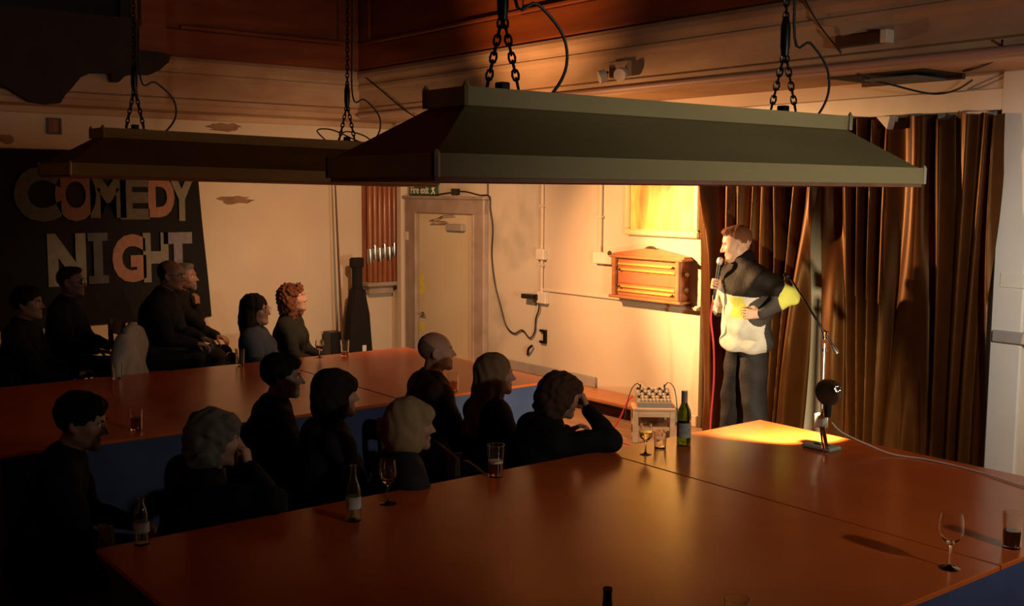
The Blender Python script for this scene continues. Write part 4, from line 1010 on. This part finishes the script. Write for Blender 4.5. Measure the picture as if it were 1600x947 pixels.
def hair_wavy(F, H, R, s, c):
    F.ell(H(0, -.024, .036), V3(.100, .114, .106) * s, R, .01); F.ell(H(0, -.05, -.045), V3(.108, .090, .105) * s, R, .04); F.ell(H(0, .055, .075), V3(.07, .045, .038) * s, R, .03)
    h_face_cut(F, H, R, s, .062, .034); F.ell(H(0, 0, -.235), V3(.17, .18, .10) * s, R, .02, 's')
    return curls(.006, 70)
def hair_shoulder(F, H, R, s, c):
    F.ell(H(0, -.022, .034), V3(.094, .112, .102) * s, R, .01); F.ell(H(0, -.045, -.07), V3(.110, .09, .13) * s, R, .04)
    for q in (-1, 1): F.cap(H(q * .08, -.02, -.05), H(q * .095, -.01, -.22), .034 * s, .030, .04)
    F.cap(H(0, -.08, -.08), H(0, -.085, -.24), .06, .05, .05)
    h_face_cut(F, H, R, s, .060, .036)
    return strand(.004, 70)

black_top = cloth('black jersey', (.010, .009, .009)); char_top = cloth('charcoal jersey', (.022, .020, .021)); brown_top = cloth('dark brown jacket', (.055, .028, .018))
navy_top = cloth('navy jersey', (.020, .024, .036)); blue_top = cloth('slate blue cardigan', (.035, .042, .060)); green_coat = cloth('dark green coat', (.014, .014, .010))
dark_trs = cloth('dark trousers', (.014, .013, .014)); jean_m = cloth('dark grey jeans', (.024, .019, .018), .7, .3)
H_dark = mat('dark brown hair', (.018, .010, .007), .75, spec=.12); H_black = mat('black hair', (.008, .006, .005), .75, spec=.12); H_grey = mat('grey hair', (.13, .115, .09), .75, spec=.12); H_blonde = mat('blonde hair', (.26, .17, .085), .75, spec=.12)
H_fair = mat('fair long hair', (.17, .10, .052), .75, spec=.12); H_red = mat('auburn curls', (.10, .034, .018), .75, spec=.12); H_brown = mat('brown hair', (.055, .028, .015), .75, spec=.12); H_ginger = mat('short ginger brown hair', (.16, .06, .028), .75, spec=.12)
TD = (.34, .17, .11); TL = (.50, .29, .20)
def glasses(o, H, R, s, c, m=None, up=0.0, dark=False):
    bm = B()
    for q in (-1, 1):
        tube(bm, [Vector(H(q * .033 + .023 * math.cos(2 * math.pi * j / 14), .103 - .35 * up, .004 + up + .018 * math.sin(2 * math.pi * j / 14))) for j in range(14)], .0022, 6, closed=True)
        tube(bm, [Vector(H(q * .056, .100 - .35 * up, .008 + up)), Vector(H(q * .085, -.01 - .2 * up, .010 + up))], .002, 6)
    tube(bm, [Vector(H(-.010, .104 - .35 * up, .008 + up)), Vector(H(.010, .104 - .35 * up, .008 + up))], .002, 6)
    g = finish('glasses', bm, m or black_plastic, o, True)
    for q in (-1, 1):
        bm = B(); lathe(bm, [(0, -.0012), (.0215 * s, -.001), (.0215 * s, .001), (0, .0012)], 14, tuple(H(q * .033, .103 - .35 * up, .004 + up)), tuple(R @ V3(0, 1, 0)))
        finish('lens', bm, (mat('dark lens', (.01, .01, .01), .05) if dark else glass_clear), g, True)
SEATS = []
def seatfor(x, y, z, face, label, h=.45): SEATS.append(chair(x, y, z, math.radians(face), label, h))

# --- audience between the tables
person('bald man in dark brown jacket seated in profile before the door', (-5.66, 3.73, 0), -16, .41, 1.82, lean=4, hyaw=-14, hpitch=2, hs=1.04, tone=(.50, .25, .15), top=brown_top, legs=dark_trs, hair=hair_fringe, hair_m=mat('thin grey fringe', (.17, .10, .07), .8), body_w=1.06)
seatfor(-5.66, 3.69, 0, -16, 'dark chair under the bald man', .41)
person('woman with long fair hair seated next to the bald man', (-5.06, 3.74, 0), -12, .38, 1.72, fem=True, lean=5, hyaw=-14, hpitch=0, tone=TD, top=char_top, legs=dark_trs, hair=hair_long, hair_m=H_fair)
seatfor(-5.06, 3.70, 0, -12, 'dark chair under the woman with long fair hair', .38)
person('dark haired woman in black resting her face on her hand at the table edge', (-4.46, 3.56, 0), -12, .415, 1.66, fem=True, lean=16, side=4, hyaw=-8, hpitch=-10, hroll=12, tone=TD, top=black_top, legs=dark_trs, hair=hair_wavy, hair_m=H_brown, body_w=1.18,
       armR=((.33, .36, .945), (.13, .335, 1.08)), armL=((-.30, .16, .78), (-.10, .34, .91)), hands=(None, dict(d=V3(-.25, -.22, .9), pal=V3(-.6, -.8, 0), side=V3(-.3, .9, 0), curl=55)))
seatfor(-4.46, 3.50, 0, -12, 'dark chair under the woman resting her face on her hand', .415)
person('dark haired man in black seated in profile at the middle of the crowd', (-5.48, 2.545, 0), -18, .41, 1.80, lean=6, hyaw=-14, hpitch=-4, nose=1.15, tone=(.18, .09, .06), top=black_top, legs=dark_trs, hair=hair_full_short, hair_m=H_black, body_w=1.08)
seatfor(-5.48, 2.505, 0, -18, 'dark chair under the dark haired man in profile', .41)
person('woman with smooth dark bobbed hair seen from behind', (-4.86, 2.55, 0), -8, .42, 1.74, fem=True, lean=6, hyaw=-8, hpitch=-2, tone=TD, top=char_top, legs=dark_trs, hair=hair_bob, hair_m=H_dark)
seatfor(-4.86, 2.51, 0, -8, 'dark chair under the woman with the dark bob', .42)
def bow(o, H, R, s, c):
    bm = B()
    for q in (-1, 1):
        for a in (-.4, .4): lathe(bm, [(0, 0), (.020, .018), (.024, .036), (0, .05)], 8, tuple(H(-.06, -.115, -.02)), tuple(R @ V3(-.7 + .3 * q, -.6, a * 2 + .3 * q)))
    finish('hair_bow', bm, mat('pale hair bow', (.30, .25, .22), .7), o, True)
person('blonde woman with a bow in her hair seated low beside the wine glass', (-4.30, 2.62, 0), -12, .38, 1.66, fem=True, lean=8, hyaw=-8, hpitch=-4, tone=TD, top=char_top, legs=dark_trs, hair=hair_bob, hair_m=H_blonde, extra=bow)
seatfor(-4.30, 2.58, 0, -12, 'dark chair under the blonde woman with the bow', .38)
person('dark haired person hunched forward in the gloom at the left end of the tables', (-5.29, 1.28, 0), -20, .365, 1.80, hs=1.08, lean=16, hyaw=-12, hpitch=-12, tone=(.30, .16, .11), top=black_top, legs=dark_trs, hair=hair_full_short, hair_m=H_black)
seatfor(-5.29, 1.22, 0, -20, 'dark chair under the hunched person in the gloom', .365)
person('grey haired woman leaning her chin on her hand at the near table', (-4.53, 1.68, 0), -14, .40, 1.68, fem=True, lean=14, hyaw=-10, hpitch=-4, tone=(.42, .23, .15), top=black_top, legs=dark_trs, hair=hair_wavy, hair_m=H_grey, body_w=1.15,
       armR=((.32, .36, .935), (.10, .305, 1.03)), armL=((-.30, .16, .78), (-.05, .34, .91)), hands=(None, dict(d=V3(-.35, -.1, .9), pal=V3(-.6, -.8, 0), side=V3(-.3, .9, 0), curl=45)))
seatfor(-4.53, 1.62, 0, -14, 'dark chair under the grey haired woman', .40)

# --- people along the left wall
person('woman in glasses with long dark hair and a slate blue cardigan, arms folded', (-8.54, 3.96, .1), -40, .34, 1.70, fem=True, lean=-8, hyaw=-6, hpitch=0, hs=1.08, tone=(.24, .115, .075), top=blue_top, legs=dark_trs, hair=hair_shoulder, hair_m=H_black, body_w=1.15,
       armL=((-.27, .06, .64), (.06, .27, .70)), armR=((.27, .06, .64), (-.06, .24, .66)), extra=lambda o, H, R, s, c: glasses(o, H, R, s, c, chrome))
seatfor(-8.54, 3.92, .1, -40, 'low chair under the woman in the slate blue cardigan', .34)
person('woman with auburn curls and sunglasses on her head in a dark green coat', (-8.96, 4.40, .1), -40, .37, 1.72, fem=True, lean=4, hyaw=-2, hpitch=8, hs=1.08, tone=(.34, .18, .12), top=green_coat, legs=dark_trs, hair=hair_curly, hair_m=H_red, body_w=1.1, extra=lambda o, H, R, s, c: glasses(o, H, R, s, c, None, .105, True))
seatfor(-8.96, 4.36, .1, -40, 'low chair under the woman with auburn curls', .37)
person('balding man in glasses and black coat leaning forward below the letter H', (-9.08, 3.16, .1), -34, .64, 1.78, lean=16, hyaw=-2, hpitch=-6, hs=1.06, tone=(.20, .10, .065), top=black_top, legs=dark_trs, hair=hair_fringe, hair_m=H_dark, extra=glasses, body_w=1.15)
seatfor(-9.08, 3.12, .1, -34, 'high dark chair under the balding man in glasses', .64)
person('bearded man with hand at his chin beyond the balding man', (-9.75, 3.64, .1), -34, .54, 1.76, lean=8, hyaw=-6, hpitch=2, hs=1.06, tone=(.26, .13, .085), top=black_top, legs=dark_trs, hair=hair_short, hair_m=H_grey, armR=((.24, .28, .93), (.05, .235, 1.07)), hands=(None, dict(d=V3(-.2, -.1, .95), pal=V3(-.4, -.9, 0), side=V3(-.5, .6, 0), curl=45)),
       extra=lambda o, H, R, s, c: (lambda F: (F.ell(H(0, .055, -.082), V3(.048, .045, .034) * s, R, .02), F.cap(H(-.05, .01, -.06), H(-.02, .07, -.09), .016, .016, .02), F.cap(H(.05, .01, -.06), H(.02, .07, -.09), .016, .016, .02), npmesh('beard', *F.mesh(.007, 0, strand(.002, 110)), [H_grey], o)))(Field()))
seatfor(-9.75, 3.60, .1, -34, 'high dark chair under the bearded man', .54)
person('dark haired person in black at the far left of the wall seats', (-8.98, 2.08, .1), -34, .47, 1.72, lean=8, hyaw=0, hs=1.06, tone=(.22, .11, .065), top=black_top, legs=dark_trs, hair=hair_full_short, hair_m=H_black, armR=((.24, .30, .70), (.14, .52, .72)))
seatfor(-8.98, 2.04, .1, -34, 'high dark chair at the far left of the wall seats', .47)
person('man in dark glasses and black clothes below the letter N', (-9.55, 2.57, .1), -34, .56, 1.76, lean=8, hyaw=0, hs=1.06, tone=(.15, .07, .055), top=black_top, legs=dark_trs, hair=hair_short, hair_m=H_dark, extra=lambda o, H, R, s, c: glasses(o, H, R, s, c, None, 0, True))
seatfor(-9.55, 2.53, .1, -34, 'high dark chair under the man in dark glasses', .56)
# pale jersey over a chair back
gch = chair(-8.50, 2.58, .1, math.radians(150), 'chair with a pale grey jersey hung over its back', .45, dark_wood); SEATS.append(gch)
gj = Field(); gj.ell((0, -.22, .68), (.26, .075, .23), None, .03); gj.cap((-.22, -.22, .82), (-.34, -.18, .50), .06, .05, .05); gj.cap((.22, -.22, .82), (.34, -.2, .48), .06, .05, .05); gj.ell((0, -.22, .98), (.10, .06, .03), None, .01, 's')
Pm, Qm = gj.mesh(.012, 0, folds(.012)); o = npmesh('jersey', Pm, Qm, [grey_cloth]); o.scale = (1.25, 1.1, 1.22); o.location = (-8.50, 2.58, .1); o.rotation_euler = (0, 0, math.radians(150)); tag(o, 'pale grey jersey draped over a chair back by the farther table', 'jersey')
# chair whose orange back shows past the fair haired woman
chair(-4.86, 4.28, 0, math.radians(20), 'orange wooden chair whose rim shows beyond the long haired fair woman', .46, mat('orange chair wood', (.55, .20, .06), .35), None)

# --- the comedian
ja_dark = cloth('black anorak', (.010, .006, .005), .7, .3); ja_white = cloth('cream anorak panel', (.62, .55, .47)); ja_yel = cloth('yellow anorak patch', (.62, .60, .12)); ja_grey = cloth('dark grey anorak sleeve', (.055, .045, .042), .7, .3)
EL = V3(-.325, -.165, 1.30)
WL = V3(-.235, .03, 1.175); ER = V3(.27, .08, 1.17)
def segd(c, a, b):
    ba = b - a; t = np.clip(((c - a) @ ba) / (ba @ ba), 0, 1); return np.linalg.norm(c - a - t[:, None] * ba, axis=1)
def anorak(cn, g):
    m = np.zeros(len(cn), int); x, y, z = cn.T
    dUL = segd(cn, g['sh'][0], EL); dFL = segd(cn, EL, WL); dUR = segd(cn, g['sh'][1], ER); dFR = segd(cn, ER, WR)
    white = z < 1.30 + .05 * x
    m[white] = 1
    m[white & (y < -.04 + .03 * np.sin(z * 14))] = 3
    m[(x > -.170) & (x < -.055) & (z > 1.13) & (z < 1.285) & (y > .06)] = 2
    al = (np.minimum(dUL, dFL) < .105) & (x < -.17)
    m[al] = 0; m[al & (dFL < dUL)] = 3
    m[al & (np.linalg.norm(cn - EL, axis=1) < .120)] = 2
    ar = (np.minimum(dUR, dFR) < .098) & ((x > .215) | (y > .165)) & (z > .95)
    m[ar] = 0; m[ar & (dFR < dUR)] = 1
    return m
MH = V3(.06, .215, 1.540); MT = V3(.085, .245, 1.25)
mdir = nrm(MT - MH); grip = MH + mdir * .165
WR = grip + V3(.055, -.075, -.03)
com = person('comedian in a black, cream and yellow anorak holding a microphone on the platform', (-5.22, 6.33, .2), math.degrees(2.78), None, 1.80, lean=4, hyaw=-30, hpitch=-15, hs=1.07, jaw=1.08, tone=(.60, .34, .23), legs=jean_m, topmats=[ja_dark, ja_white, ja_yel, ja_grey], top_mi=anorak, hair=hair_short, hair_m=H_ginger, body_w=1.24,
             armR=(tuple(ER), tuple(WR)), armL=(tuple(EL), tuple(WL)),
             hands=(dict(d=V3(.15, .75, .0), pal=V3(.95, -.15, .0), side=V3(.0, -.1, 1), curl=50, tcurl=40), dict(d=V3(-.15, .85, .15), pal=V3(-.9, -.2, .0), side=V3(0, -.1, 1), curl=62, tcurl=40)),
             res=.0055, hres=.005, top_noise=.009, legspread=.15, hem=True, leg_i=.034)
mc = empty('microphone', (-5.22, 6.33, .2), com.rotation_euler.z, 'silver headed microphone in the comedian\'s hand', 'microphone')
lath('grille', [(0, -.030), (.016, -.024), (.024, -.008), (.024, .010), (.018, .028), (.015, .030)], mat('silver mesh', (.55, .5, .45), .4, metal=.8, bump=.5, bscale=300), mc, 18, tuple(MH), tuple(mdir))
lath('handle', [(.0165, .030), (.0155, .12), (.012, .205), (0, .21)], black_plastic, mc, 16, tuple(MH), tuple(mdir))
lath('plug', [(.011, .21), (.012, .235), (.010, .285), (.004, .30), (0, .30)], black_plastic, mc, 12, tuple(MH), tuple(mdir))
